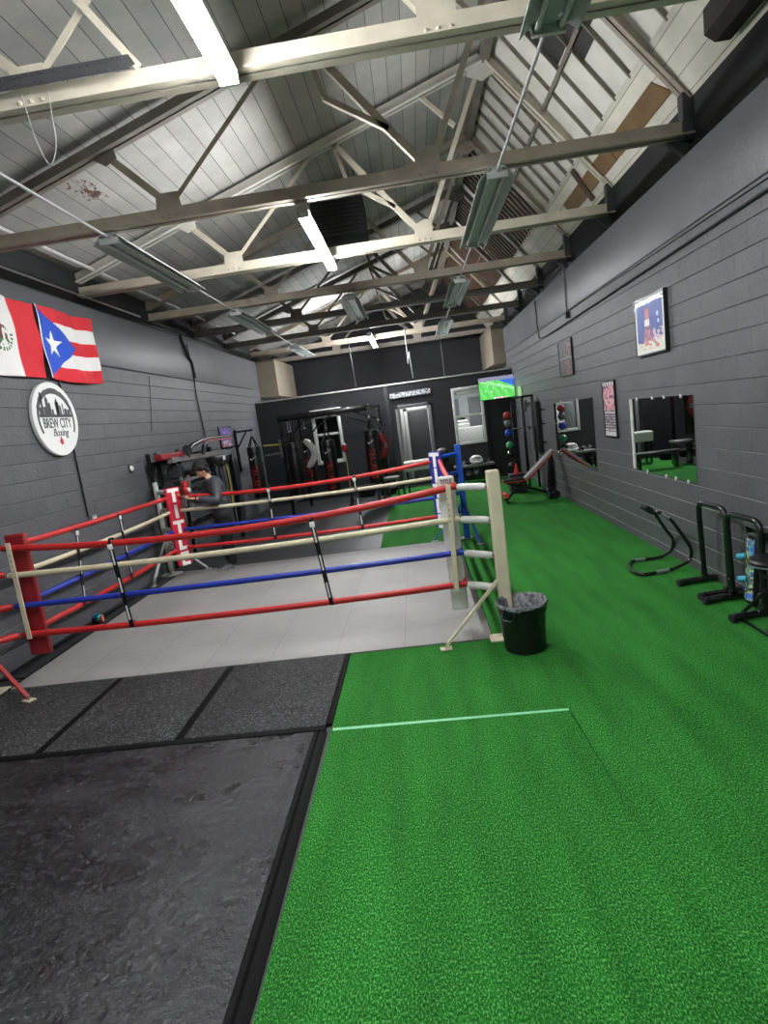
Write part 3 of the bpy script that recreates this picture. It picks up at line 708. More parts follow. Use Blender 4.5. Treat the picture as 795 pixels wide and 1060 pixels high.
# wall wiring
conduit([(RX - .02, 1.5, 3.3), (RX - .02, 4.8, 3.27), (RX - .02, 6, 3.25), (RX - .02, 9, 3.2), (RX - .02, 12.2, 3.16), (RX - .02, 12.7, 3.2), (RX - .03, 12.75, 3.5), (RX - .03, 12.75, 3.95)], .012, 'black cable running along the right wall above the posters', M['cord'], 'cable', 'wall_cable')
conduit([(RX - .02, 1.5, 3.4), (RX - .02, 6, 3.385), (RX - .02, 9, 3.37), (RX - .02, 10.4, 3.36)], .007, 'thinner upper cable along the plaster edge of the right wall', M['conduitgrey'], 'cable', 'wall_cable')
c = thing('drop_box', 'small black box hanging on two thin conduits high on the right wall', 'electrical box', (RX - .03, 10.4, 3.26))
MB().box((RX - .06, 10.36, 3.24), (RX - .002, 10.44, 3.34)).build('box_body', M['cord'], c, bevel=.005)
MB().cyl((RX - .03, 10.38, 3.34), (RX - .03, 10.38, 4.15), .007, 6).build('drop_conduit', M['conduitgrey'], c)
MB().cyl((RX - .03, 10.43, 3.34), (RX - .03, 10.43, 4.15), .007, 6).build('drop_conduit', M['conduitgrey'], c)
c = thing('wall_outlet', 'grey outlet box at the foot of the black cable on the left wall', 'outlet', (LX, 7.37, 1.2))
MB().box((LX + .001, 7.3, 1.16), (LX + .05, 7.42, 1.27)).build('outlet_box', M['silver'], c, bevel=.006)
MB().box((LX + .05, 7.32, 1.18), (LX + .056, 7.355, 1.25)).box((LX + .05, 7.37, 1.18), (LX + .056, 7.4, 1.25)).build('socket', M['white'], c, bevel=.002)
conduit([(LX + .015, 7.28, 1.27), (LX + .015, 7.27, 3.0), (LX + .015, 7.2, 3.3)], .012, 'straight black cable down the left wall past the round sign', M['cord'], 'cable', 'wall_cable')
conduit([(LX + .02, 11.9, 3.95), (LX + .02, 12.02, 3.5), (LX + .02, 11.95, 3.0), (LX + .02, 12.05, 2.0), (LX + .02, 12.0, 1.5)], .012, 'black cable hanging down the left wall above the machine', M['cord'], 'cable', 'wall_cable')
conduit([(LX + .03, 11.6, 4.1), (LX + .05, 11.75, 3.75), (LX + .03, 12.0, 3.6), (LX + .03, 12.02, 3.3)], .028, 'thick dark hose bending at the top of the left wall', M['cord'], 'hose', 'roof_hose')
conduit([(LX + .016, 4.5, 3.26), (LX + .016, 8, 3.27), (LX + .016, 12, 3.25), (LX + .016, 16.3, 3.26)], .006, 'thin cable along the plaster edge of the left wall', M['cord'], 'cable', 'wall_cable')
conduit([(LX + .015, 9.9, 3.2), (LX + .015, 9.75, 2.7), (LX + .015, 9.6, 2.3)], .004, 'hair-thin wire on the left wall beside the flags', M['cord'], 'wire', 'wall_wire')
b = MB().lathe([(.0, 0), (.045, 0), (.045, .02), (.03, .035)], (LX + .001, 8.67, 1.764), 16, axis=(1, 0, 0)); c = thing('motion_sensor', 'small round white device on the left wall above the ring corner', 'sensor', (LX, 8.67, 1.76))
b.build('sensor_dome', M['white'], c); MB().box((LX + .001, 8.61, 1.7), (LX + .012, 8.73, 1.82)).build('sensor_plate', M['black'], c, smooth=False)
conduit([(.05, 15.6, 4.2), (.04, 15.6, 3.3), (.1, 15.7, 3.6), (.12, 16.0, 2.95)], .014, 'pale flexible pipe dropping onto the partition top', M['conduit'])
conduit([(-1.5, 16.5, 4.2), (-1.45, 16.5, 2.92)], .008, 'thin wire hanging behind the partition top', M['cord'], 'wire', 'hanging_wire')
conduit([(1.0, 16.9, 4.2), (1.0, 16.9, 2.9)], .008, 'thin pipe standing behind the partition near the television', M['conduitgrey'])

# ------------------------------------------------------------------ flags, sign, posters (left wall: right = +Y, normal +X)
RED, WHT = (206, 34, 46), (226, 224, 220)
def mex(a, b):
    if a < .333: return (30, 110, 62)
    if a > .667: return RED
    dx, dy = (a - .5) * 1.36, (b - .5) * .86; r = math.hypot(dx, dy); th = math.atan2(dy, dx)
    if .135 < r < .17 and dy < .03: return (60, 110, 70) if math.sin(th * 22) > -.2 else (225, 220, 214)
    if r < .11 and dy > -.04 and noise.noise((dx * 14, dy * 14, 1)) > -.15: return (112, 62, 44) if noise.noise((dx * 30, dy * 30, 5)) > 0 else (70, 56, 48)
    if r < .125 and -.11 < dy < -.04 and noise.noise((dx * 18, dy * 18, 9)) > -.1: return (70, 120, 80)
    return WHT
def star(a, b, cx, cy, R):
    dx, dy = a - cx, b - cy; r = math.hypot(dx, dy)
    if r > R: return False
    th = (math.atan2(dy, dx) - PI / 2) % (2 * PI / 5); th = min(th, 2 * PI / 5 - th)
    ri = R * .382; k = PI / 5
    # line from (R,0) to (ri at angle k)
    x0, y0, x1, y1 = R, 0, ri * math.cos(k), ri * math.sin(k); px, py = r * math.cos(th), r * math.sin(th)
    return (x1 - x0) * (py - y0) - (y1 - y0) * (px - x0) > 0
def prf(a, b):
    x, y = a * 1.21, b * .86
    if x < .025: return (230, 230, 230)
    if abs(y - .43) < .43 * (1 - x / .7): return (238, 238, 238) if star(x, y, .235, .43, .165) else (36, 78, 190)
    return RED if int(b * 5 * .9999) % 2 == 0 else WHT
def wav(ph, amp=.012, bot=.02):
    def f(a, b):
        n_ = .034 + amp * (math.sin(a * 11 + ph + b * 2) + .5 * math.sin(a * 23 + b * 7 + ph)) + .006 * math.sin(b * 9 + a * 3)
        return (n_ + .012, -bot * (1 - b) * math.sin(a * PI) + .012 * math.sin(a * 5 + ph) * b, .012 * math.sin(b * 5 + ph) * (a))
    return f
tag(picture('wall_flag', (LX + .006, 5.64, 3.0), Y, Z, 1.36, .855, 136, 86, mex, M['cloth'], wave=wav(.5, .018), thick=.003), 'green, white and red flag with an emblem, cut by the left edge of the picture', 'flag')
tag(picture('wall_flag', (LX + .006, 7.05, 3.0), Y, Z, 1.21, .86, 150, 107, prf, M['cloth'], wave=wav(2., .018, .03), thick=.003), 'flag with red and white stripes, blue triangle and white star', 'flag')

SC = Vector((LX, 6.99, 2.51)); SR = .44
sg = thing('round_sign', 'round white wall sign with dark skyline, boxing gym name and red mark', 'sign', (LX, 6.99, 2.07))
sgt = MB().lathe([(SR, 0), (SR, .035), (SR - .006, .042)], SC + X * .012, 64, axis=X).build('sign_disc', M['white'], sg); sg = sgt
d = .055
def disc2d(poly, m, dep=.003, off=0., nm='sign_artwork'):
    return MB().prism(poly, SC + X * (d + off), Y, Z, dep).build(nm, m, sg, smooth=False)
# the arch band with a jagged outer edge, ends below the name
arc_o, arc_i = [], []
for k in range(61):
    t = math.radians(-28 + 236 * k / 60); jr = .362 + (.012 * random.random() if 12 < k < 48 else .004 * random.random())
    arc_o.append((math.cos(t) * jr, math.sin(t) * jr)); wdt = .052 * math.sin(PI * max(.12, min(.88, k / 60))) + .004
    arc_i.append((math.cos(t) * (.358 - wdt), math.sin(t) * (.358 - wdt)))
bb = MB()
for k in range(60): bb.prism([arc_o[k], arc_o[k + 1], arc_i[k + 1], arc_i[k]], SC + X * d, Y, Z, .003)
bb.build('sign_arch', M['letterdark'], sg, smooth=False)
sk = [(-.315, .03)]
for (x, w_, h_) in ((-.30, .05, .09), (-.25, .035, .31), (-.21, .04, .10), (-.165, .05, .25), (-.11, .04, .16), (-.06, .03, .07), (-.03, .05, .05), (.03, .06, .2), (.055, .02, .24), (.1, .03, .15), (.16, .015, .17), (.19, .05, .08), (.25, .05, .07)):
    sk += [(x, .03 + .02), (x, .03 + h_ * .9), (x + w_ / 2, .03 + h_), (x + w_, .03 + h_ * .88), (x + w_, .05)]
sk += [(.315, .05), (.315, .02), (-.315, .02)]
bb = MB(); bb.box((0, 0, 0), (0, 0, 0)); bb = MB()
bb.prism([(-.32, .02), (.32, .02), (.32, .055), (-.32, .055)], SC + X * d, Y, Z, .003)
for (x, w_, h_) in ((-.30, .05, .09), (-.255, .035, .27), (-.21, .04, .10), (-.165, .05, .22), (-.11, .035, .15), (-.06, .03, .07), (.02, .07, .17), (.04, .03, .2), (.1, .03, .12), (.16, .015, .14), (.19, .05, .08), (.25, .05, .07)):
    bb.prism([(x, .05), (x + w_, .05), (x + w_, .05 + h_ * .85), (x + w_ / 2, .05 + h_), (x, .05 + h_ * .85)], SC + X * d, Y, Z, .003)
bb.build('sign_skyline', M['letterdark'], sg, smooth=False)
text('sign_lettering', 'BREW CITY', .165, SC + X * d + Z * -.055, Y, Z, M['letterdark'], sg, .003, width=.66, extrude_bold=.008)
text('sign_lettering', 'Boxing', .13, SC + X * d + Z * -.165 + Y * .02, Y, Z, M['letterdark'], sg, .003, width=.85, shear=.35)
disc2d([(-.0, -.31), (.035, -.3), (.04, -.255), (.02, -.23), (.01, -.205), (-.015, -.25), (-.03, -.27)], M['letterred'], nm='sign_red_mark')

# posters on the right wall: right = -Y, normal -X
def poster(y0, y1, z0, z1, fn, label, fm=None, border=.018, nu=44, nv=60, th=.03, matte=None):
    """y0 = far edge, y1 = near edge"""
    w, h = y0 - y1, z1 - z0
    t = thing('framed_poster', label, 'poster', (RX, (y0 + y1) / 2, z0))
    f = MB(); x0 = RX - th
    f.box((x0, y1, z0), (RX - .0005, y1 + border, z1)).box((x0, y0 - border, z0), (RX - .0005, y0, z1)).box((x0, y1 + border, z0), (RX - .0005, y0 - border, z0 + border)).box((x0, y1 + border, z1 - border), (RX - .0005, y0 - border, z1))
    f.build('poster_frame', fm or M['black'], t, smooth=False)
    picture('poster_print', (RX - th + .008, y0 - border + .001, z0 + border - .001), -Y, Z, w - 2 * border + .002, h - 2 * border + .002, nu, nv, fn, M['picture'], t)
    return t
def p_blue(a, b):      # generic boxing scene: standing figure over a crowd, blue backdrop, cream lower margin
    if a < .06 or a > .94 or b > .965 or b < .05: return (215, 214, 206)
    if b < .2 + .05 * a + .02 * math.sin(a * 20):
        return (190, 120, 116) if noise.noise((a * 9, b * 14, 2)) > .05 and b > .08 and .15 < a < .8 else (212, 208, 192)
    if abs(a - .42) < .07 and .62 < b < .8: return (196, 120, 110)
    if math.hypot((a - .42), (b - .82) * 1.3) < .045: return (150, 90, 76)
    if abs(a - .42) < .085 and .5 < b <= .62: return (226, 220, 212)
    if .2 < b <= .5 and abs(a - .43) < .09 + (.5 - b) * .25: return (176, 116, 128) if noise.noise((a * 12, b * 12, 0)) > -.1 else (120, 84, 110)
    if a > .6 and b < .42 and noise.noise((a * 10, b * 16, 7)) > -.05: return (196, 176, 186)
    if math.hypot(a - .78, b - .66) < .04 or math.hypot(a - .8, b - .53) < .035: return (190, 215, 245)
    v = noise.noise((a * 6, b * 6, 4)) * 18 + b * 22
    return (62 + v, 78 + v, 142 + v * .8)
def p_dark(a, b):
    v = noise.noise((a * 8, b * 10, 3))
    if abs(b - .5) < .012: return (150, 140, 138)
    if .45 < a < .9 and v > .02: return (120 + 70 * v, 66 + 40 * v, 84)
    return (52 + 30 * v, 50 + 30 * v, 58 + 30 * v)
def p_card(a, b):
    if b > .93: return (215, 212, 212) if math.sin(a * 30) > -.3 else (80, 76, 78)
    if b < .06: return (205, 200, 198)
    if b > .48:
        v = noise.noise((a * 7, b * 16, 11)); return (216, 150 + 60 * v, 158 + 60 * v) if v > -.15 else (92, 70, 92)
    if math.sin(b * 120) > .2 and noise.noise((a * 8, b * 20, 6)) > -.2: return (205, 190, 194)
    return (88, 84, 90)
poster(7.42, 6.58, 2.315, 2.955, p_blue, 'bright blue boxing poster in a black frame above the near mirror', th=.045, nu=70, nv=60)
poster(11.2, 10.33, 2.31, 2.925, p_dark, 'dark two-panel framed picture high on the right wall above the far mirror')
poster(8.87, 8.35, 1.32, 2.11, p_card, 'tall pinkish fight-card poster hanging between the two mirrors')
# mirrors
def mirror(pts, label, clips=()):
    t = thing('wall_mirror', label, 'mirror', (RX, pts[0][0], pts[0][1]))
    A = [Vector((RX - .008, y, z)) for y, z in pts]; B = [p + X * .0075 for p in A]; n = len(pts)
    MB().add(A + B, [tuple(range(n)), tuple(range(n, 2 * n))[::-1]] + [(i, i + n, (i + 1) % n + n, (i + 1) % n) for i in range(n)]).build('mirror_glass', M['mirror'], t, smooth=False)
    for y, z in clips: MB().box((RX - .016, y - .015, z - .015), (RX - .0085, y + .015, z + .02)).build('mirror_clip', M['white'], t, smooth=False, bevel=.003)
    return t
mirror([(7.79, .935), (6.11, .935), (6.11, 1.83), (7.79, 1.83)], 'near rectangular wall mirror reflecting green turf', [(7.6, 1.825), (7.12, 1.825), (6.8, 1.825), (6.38, 1.825), (7.4, .935), (6.85, .935), (6.6, .935), (6.3, .935)])
MB().box((RX - .02, 7.79, .94), (RX - .001, 7.83, 1.83)).build('trim_6', M['trimwhite'], smooth=False)['kind'] = 'structure'
mirror([(12.03, .9), (9.43, .74), (9.41, 1.9), (12.03, 1.85)], 'far wall mirror reflecting the office window', [(11.4, 1.87), (10.3, 1.89), (11.9, .905)])
# tall dark narrow rack of wall pegs beyond the mirrors
wr = thing('wall_peg_panel', 'tall black wall-mounted panel with pegs beyond the far mirror', 'rack', (RX, 13.6, .8))
MB().box((RX - .1, 13.3, .82), (RX - .002, 13.95, 1.93)).build('peg_board', M['blackmatte'], wr, smooth=False, bevel=.01)
for z in (1.05, 1.45, 1.75): MB().cyl((RX - .02, 13.28, z), (RX - .02, 12.85, z), .014, 8).build('peg', M['blackmetal'], wr)
# poster on the left wall
t = thing('framed_poster', 'purple and blue poster on the left wall above the machine', 'poster', (LX, 13.35, 1.8))
MB().box((LX + .0005, 12.95, 1.8), (LX + .025, 13.78, 2.31)).build('poster_frame', M['black'], t, smooth=False, bevel=.003)
def p_purp(a, b):
    v = noise.noise((a * 6, b * 6, 21)); 
    if b < .35: return (150, 160, 190) if v > 0 else (150, 60, 70)
    return (96 + 70 * v, 76 + 60 * v, 150 + 60 * v)
picture('poster_print', (LX + .027, 13.0, 1.84), Y, Z, .73, .43, 30, 24, p_purp, M['picture'], t)

# ------------------------------------------------------------------ television and door sign on the partition
tv = thing('television', 'television showing a green football pitch, mounted high at the right end of the partition', 'television', (2.3, PY, 2.15))
tu = Vector((1, .0, 0)); tvv = Vector((0, -.06, 1)).normalized()
o = Vector((1.84, PY - .17, 2.13)); w_, h_ = .93, .58
MB().obox(o + tu * w_ / 2 + tvv * h_ / 2 + tu.cross(tvv) * -.025, tu, tvv, tu.cross(tvv), w_ + .02, h_ + .02, .045).build('television_case', M['black'], tv, smooth=False, bevel=.005)
def pitch(a, b):
    if b > .82 - .0 * a: return (150, 150, 170) if noise.noise((a * 30, b * 30, 0)) > 0 else (96, 90, 120)
    if a > .55 and b > .82 - (a - .55) * .75: return (50, 96, 196)
    if abs(b - (.35 + .5 * (1 - a))) < .012 or abs(b - (.95 - .55 * a)) < .01: return (200, 235, 200)
    if b < .07 and .4 < a < .75: return (190, 60, 60) if noise.noise((a * 30, 0, 0)) > 0 else (230, 230, 230)
    for (px, py) in ((.25, .62), (.4, .5), (.55, .6), (.66, .42), (.35, .33), (.18, .4), (.75, .3)):
        if abs(a - px) < .012 and abs(b - py) < .03: return (230, 230, 240)
    v = 14 if int(a * 9 + b * 3) % 2 else 0
    return (84 + v, 184 + v, 84 + v)
picture('television_screen', o + tu.cross(tvv) * .001, tu, tvv, w_, h_, 93, 58, pitch, M['screen'], tv)
MB().box((2.2, PY - .14, 2.3), (2.4, PY - .001, 2.5)).build('wall_bracket', M['black'], tv, smooth=False)
def lock(a, b):
    v = noise.noise((a * 26 - b * 6, b * 5, 3)) + .4 * noise.noise((a * 60, b * 20, 1)); base = abs(b - .42 - .12 * a) < .36
    return (226, 226, 230) if (v > -.12 and base) else (70, 72, 80)
sg2 = thing('door_sign', 'narrow dark board of white script lettering above the doorway', 'sign', (-.01, PY, 2.49))
MB().box((-.57, PY - .03, 2.49), (.55, PY - .001, 2.67)).build('sign_board', M['black'], sg2, smooth=False)
picture('sign_print', (-.565, PY - .032, 2.495), X, Z, 1.11, .17, 100, 18, lock, M['picture'], sg2)

# ------------------------------------------------------------------ boxing ring
def sag(p, q, s, n=10):
    p, q = Vector(p), Vector(q)
    return [p.lerp(q, k / n) - Z * s * 4 * (k / n) * (1 - k / n) for k in range(n + 1)]
CFL, CFR, CBL, CBR = Vector((-3.87, 5.12, 0)), Vector((.28, 5.12, 0)), Vector((-3.8, 8.72, 0)), Vector((.3, 8.72, 0))
levels = [('ropered', (1.29, 1.345, 1.30, 1.255), .12, .031, 'top red rope of the boxing ring'), ('ropewhite', (1.03, 1.055, 1.05, 1.04), .035, .027, 'cream second rope of the boxing ring'),
          ('ropeblue', (.735, .755, .75, .745), .02, .027, 'blue third rope of the boxing ring'), ('ropered', (.455, .465, .47, .46), .03, .029, 'red bottom rope of the boxing ring')]
def at(c, z): return Vector((c.x, c.y, z))
for m, (zfl, zfr, zbr, zbl), s, r, lb in levels:
    pts = sag(at(CFL, zfl), at(CFR, zfr), s, 14)[:-1] + sag(at(CFR, zfr), at(CBR, zbr), s * .4, 12)[:-1] + sag(at(CBR, zbr), at(CBL, zbl), s * (.8 if s > .1 else 1), 14)[:-1] + sag(at(CBL, zbl), at(CFL, zfl), s * (.1 if s > .1 else .8), 12)[:-1]
    tag(MB().tube(pts, r, 10, closed=True).build('ring_rope', M[m]), lb, 'rope', 'ropes of the boxing ring')
def post(px, py, corner, m, label, width, height, braces, sqr, pad_m, cover_m, padz=(.23, 1.42), letters=None, small=False, turn=None, padw=.24, bm=None, flip=1, brm=None):
    t = thing('ring_post', label, 'ring post', (px, py, 0), 'corner posts of the boxing ring')
    P0 = Vector((px, py, 0)); d = (Vector((corner.x, corner.y, 0)) - P0); dist = d.length; d.normalize(); n = Vector((-d.y, d.x, 0))
    b = MB()
    if sqr: b.obox(P0 + Z * (height / 2 + .012), X, Y, Z, width, width, height - .02)
    else: b.cyl(P0 + Z * .012, P0 + Z * height, width / 2, 20)
    b.build('post_column', m, t, bevel=.012 if sqr else 0)
    if sqr: MB().box((px - (.16 if flip > 0 else .08), py - .03, .001), (px + (.1 if flip > 0 else .16), py + .14, .014)).build('base_plate', bm or m, t, smooth=False, bevel=.003)
    else: MB().lathe([(.17, .001), (.17, .012), (.06, .03)], P0, 24).build('base_plate', m, t)
    for q in braces:
        q = Vector(q); top = P0 + Z * .56; e = (q - P0).normalized()
        br = MB().bar(top + e * .03, q + Z * .03, .035, .02); br = br.build('brace', brm or m, t, smooth=False)
        MB().obox(q + Z * .01, e, Vector((-e.y, e.x, 0)), Z, .1, .07, .012).build('brace_foot', bm or m, br, smooth=False)
        MB().cyl(q + Z * .01, q + Z * .06, .008, 8).build('anchor_bolt', M['silver'], br)
    for z, zz in zip((1.335, 1.05, .745, .46), (1.335, 1.05, .745, .46)):
        a = P0 + d * (width / 2 + .02) + Z * z; c = P0 + d * (dist - .04) + Z * zz
        MB().tube([P0 + d * width * .4 + Z * z, a], .014, 8).build('turnbuckle', M['silver'], t)
        mid = [a.lerp(c, k / 6) for k in range(7)]
        MB().tube(mid, [.026, .034, .034, .034, .034, .034, .028], 12).build('turnbuckle_cover', cover_m, t)
    # pad strapped to the rope corner, facing the ring centre
    fc = P0 + d * (dist + .075)
    if turn is not None:
        d = Vector((0, 1, 0)); n = Vector((1, 0, 0)); fc = Vector((turn[0], turn[1], 0))
    pd = MB().obox(fc + Z * (padz[0] + padz[1]) / 2, n, Z, d, padw, padz[1] - padz[0], .06).build('corner_pad', pad_m, t, bevel=.02, seg=3)
    u = n if True else -n; u = -n
    face = fc + d * .031
    right = Vector((0, 0, 1)).cross(-d) * -1            # viewer's right when looking along -d ... from ring centre outward
    right = Z.cross(d).normalized()                       # u x v = d  with v = Z
    if letters:
        zc = padz[1] - .13
        for i, ch in enumerate(letters):
            text('pad_lettering', ch, .27, face + Z * (zc - i * (padz[1] - padz[0] - .2) / (len(letters) - .9)), right, Z, M['letter'], pd, .003, width=1.0, extrude_bold=.05)
    if small:
        bf = fc - d * .0335
        text('pad_lettering', 'TITLE', .052, bf + Z * (padz[1] - .045), -right, Z, M['letterdark'], pd, .002, width=.8, extrude_bold=.01)
    return t, d, n, fc
post(.585, 4.87, CFR, M['postcream'], 'cream square ring post at the front right corner, beside the black bin', .105, 1.47, [(.04, 4.8, 0)], True, M['padwhite'], M['offwhite'], small=True, padz=(.2, 1.43), turn=(.215, 5.225), padw=.15)
post(.605, 9.05, CBR, M['postblue'], 'bright blue ring post at the back right corner', .09, 1.47, [(.1, 9.1, 0), (.75, 8.55, 0)], True, M['padblue'], M['postblue'], letters='TITLE', padz=(.3, 1.43), bm=M['silver'])
post(-4.12, 8.98, CBL, M['postwhite'], 'white ring post at the back left corner near the person', .08, 1.49, [(-4.12, 8.3, 0), (-3.55, 9.05, 0)], False, M['padred'], M['postwhite'], letters='TITLE', padz=(.2, 1.4))
post(-4.17, 4.86, CFL, M['postcream'], 'ring post at the front left corner, mostly outside the picture', .105, 1.47, [(-3.6, 4.64, 0)], True, M['paddarkred'], M['ropered'], padz=(.22, 1.4), turn=(-3.8, 5.215), padw=.2, flip=-1, brm=M['postred'])
# rope-spacing bars on the two near corners
def rope_bar(x, y, z0, z1, lean, label):
    t = thing('rope_spacer', label, 'strap', (x, y, z0))
    MB().bar((x + lean, y, z0), (x, y, z1), .045, .014, up=Y).build('strap_body', M['postcream'], t, bevel=.004)
    h = MB()
    for k in range(5): h.cyl((x + lean * .6, y - .009, z1 - .12 - k * .05), (x + lean * .6, y - .004, z1 - .12 - k * .05), .006, 8)
    h.build('strap_hole', M['black'], t)
    return t
rope_bar(-3.79, 5.075, .42, 1.34, -.0, 'cream ladder strap joining the ropes at the front left corner')
rope_bar(.225, 5.075, .42, 1.37, -.03, 'cream ladder strap joining the ropes at the front right corner')
# rope ties
def tie(p0, p1, rs, label, along=X):
    t = thing('rope_tie', label, 'strap', tuple(p1), 'straps tying the ring ropes together')
    p0, p1 = Vector(p0), Vector(p1); d = p1 - p0; pts = [p0.lerp(p1, k / 8) for k in range(9)]
    nrm = Y if along == X else X; off = nrm * (-.036 if along == X else .036)
    b = MB()
    for k in range(8): b.bar(pts[k] + off, pts[k + 1] + off, .04, .008, up=nrm)
    for z in rs:
        k = (p0.z - z) / (p0.z - p1.z); c = p0 + d * k; b.lathe([(.033, -.014), (.035, -.01), (.035, .01), (.033, .014)], c, 14, axis=along, closed=False)
    b.build('strap_body', M['black'], t, smooth=False)
    for k in range(3):
        c = p0.lerp(p1, (k + .55) / 3.1) + off * 1.18
        MB().bar(c - d.normalized() * .07, c + d.normalized() * .07, .014, .004, up=nrm).build('strap_label', M['white'], t, smooth=False)
    MB().bar(p0 + off * 1.25 + d.normalized() * .02, p0 + off * 1.25 + d.normalized() * .07, .045, .012, up=nrm).build('buckle', M['white'], t, smooth=False, bevel=.003)
    return t
tie((-2.85, 5.12, 1.235), (-2.80, 5.12, .42), (1.235, 1.02, .725, .44), 'black strap on the front ropes, nearer the red pad')
tie((-1.0, 5.12, 1.215), (-.93, 5.12, .42), (1.215, 1.015, .73, .44), 'black strap in the middle of the front ropes')
tie((-2.28, 8.72, 1.22), (-2.29, 8.72, .42), (1.21, 1.01, .73, .44), 'black strap on the back ropes near the hanging wall bag')
tie((-.98, 8.72, 1.22), (-.95, 8.72, .42), (1.21, 1.01, .73, .44), 'black strap on the back ropes nearer the blue pad')
tie((-3.853, 6.2, 1.255), (-3.853, 6.07, .42), (1.25, 1.015, .73, .445), 'black strap on the left ropes, nearer the front corner', Y)
tie((-3.833, 7.12, 1.265), (-3.833, 7.14, .42), (1.26, 1.015, .73, .44), 'black strap on the left ropes, nearer the back corner', Y)

# small bag on the floor by the left wall
t = thing('small_bag', 'tiny teal and orange bag on the floor against the left wall', 'bag', (-4.12, 6.7, .01))
MB().box((-4.17, 6.66, .011), (-4.06, 6.77, .09)).build('bag_body', M['black'], t, bevel=.03)
MB().box((-4.165, 6.665, .075), (-4.065, 6.765, .13)).build('bag_top', M['teal'], t, bevel=.025)
MB().box((-4.065, 6.72, .02), (-4.05, 6.765, .1)).build('bag_flap', mat('orange', (215, 110, 60)), t, bevel=.01)

# ------------------------------------------------------------------ bin
t = thing('rubbish_bin', 'black round bin with a clear liner beside the cream ring post', 'bin', (.685, 4.67, 0))
c = Vector((.685, 4.67, .001))
MB().lathe([(.0, 0), (.155, 0), (.165, .008), (.172, .1), (.186, .33), (.2, .335), (.2, .385), (.206, .39), (.206, .4), (.194, .4), (.186, .39), (.17, .15), (.15, .02), (0, .02)], c, 40, closed=False).build('bin_body', M['black'], t)
for a in (-2.3, .75):
    dd = Vector((math.cos(a), math.sin(a), 0)); u = Vector((-dd.y, dd.x, 0))
    MB().tube(fillet([c + dd * .19 - u * .06 + Z * .36, c + dd * .22 - u * .055 + Z * .3, c + dd * .22 + u * .055 + Z * .3, c + dd * .19 + u * .06 + Z * .36], .03), .009, 8).build('bin_handle', M['black'], t)
b = MB(); prof = [(.209, .382), (.212, .398), (.206, .41), (.19, .41), (.172, .36), (.15, .22), (.12, .12), (.0, .1)]
vs, fs = [], []; n = 48
for i, (r, z) in enumerate(prof):
    for k in range(n):
        a = 2 * PI * k / n; wv = noise.noise((math.cos(a) * 6, math.sin(a) * 6, i * 1.3)); rr = r + wv * (.006 if i < 3 else .022 if i < 7 else 0)
        zz = z + wv * (.022 if i == 0 else .006 if i < 4 else .03)
        vs.append(c + Vector((math.cos(a) * rr, math.sin(a) * rr, zz)))
for i in range(len(prof) - 1):
    for k in range(n): l = (k + 1) % n; fs.append((i * n + k, i * n + l, (i + 1) * n + l, (i + 1) * n + k))
b.add(vs, fs); b.build('bin_liner', M['bagliner'], t)

# ------------------------------------------------------------------ equipment along the right wall
# crunch frame
t = thing('crunch_frame', 'bent black tube floor frame with a head pad, against the right wall', 'exercise frame', (2.45, 6.5, 0))
p = [(2.5, 6.6, .62), (2.66, 6.68, .36), (2.765, 6.72, .22), (2.75, 6.76, .08), (2.62, 6.76, .022), (2.28, 6.75, .022), (2.2, 6.6, .022), (2.14, 6.32, .022), (2.2, 6.18, .022), (2.55, 6.26, .022), (2.745, 6.28, .09), (2.76, 6.28, .22), (2.66, 6.28, .4), (2.57, 6.3, .56), (2.46, 6.36, .645)]
MB().tube(fillet(p, .07, 5), .018, 10).build('tube_frame', M['blackmetal'], t)
MB().tube([(2.46, 6.36, .645), (2.44, 6.5, .655), (2.5, 6.6, .62)], .018, 10).build('top_tube', M['chrome'], t)
MB().obox((2.43, 6.5, .645), (.45, .25, -.32), (.3, -.9, 0), (.5, .1, .8), .2, .12, .05).build('head_pad', M['blackmatte'], t, bevel=.015)
for a, b_ in (((2.44, 6.755, .022), (2.3, 6.75, .022)), ((2.35, 6.21, .022), (2.5, 6.248, .022)), ((2.56, 6.305, .57), (2.49, 6.34, .625))):
    MB().cyl(a, b_, .0205, 10).build('chrome_sleeve', M['silver'], t)
# dip bars
def dip(x0, ya, yb, h, label):
    t = thing('dip_bar', label, 'dip bar', (x0, (ya + yb) / 2, 0), 'pair of dip bars')
    MB().tube(fillet([(x0, ya, .04), (x0 - .03, ya, h), (x0, yb, h), (x0 + .02, yb, .04)], .1, 7), .026, 14).build('dip_frame', M['blackmetal'], t)
    for y in (ya, yb):
        MB().cyl((x0 - .27, y - .03, .033), (x0 + .1, y + .03, .033), .032, 14).build('dip_foot', M['blackmetal'], t)
        for q in (x0 - .275, x0 + .085): MB().cyl((q, y + (q - x0) * .14, .034), (q + .03, y + (q - x0) * .14 + .004, .034), .034, 14).build('end_cap', M['blackmatte'], t)
        MB().box((x0 - .03, y - .03, .05), (x0 + .03, y + .03, .09)).build('foot_clamp', M['blackmetal'], t, bevel=.004)
        MB().cyl((x0 - .034, y, .2), (x0 - .028, y, .2), .008, 8).build('bolt', M['silver'], t)
    return t
dip(2.66, 5.8, 5.36, .81, 'farther black dip bar of the pair by the right wall')
dip(2.64, 5.24, 4.78, .8, 'nearer black dip bar of the pair, behind the round stool')
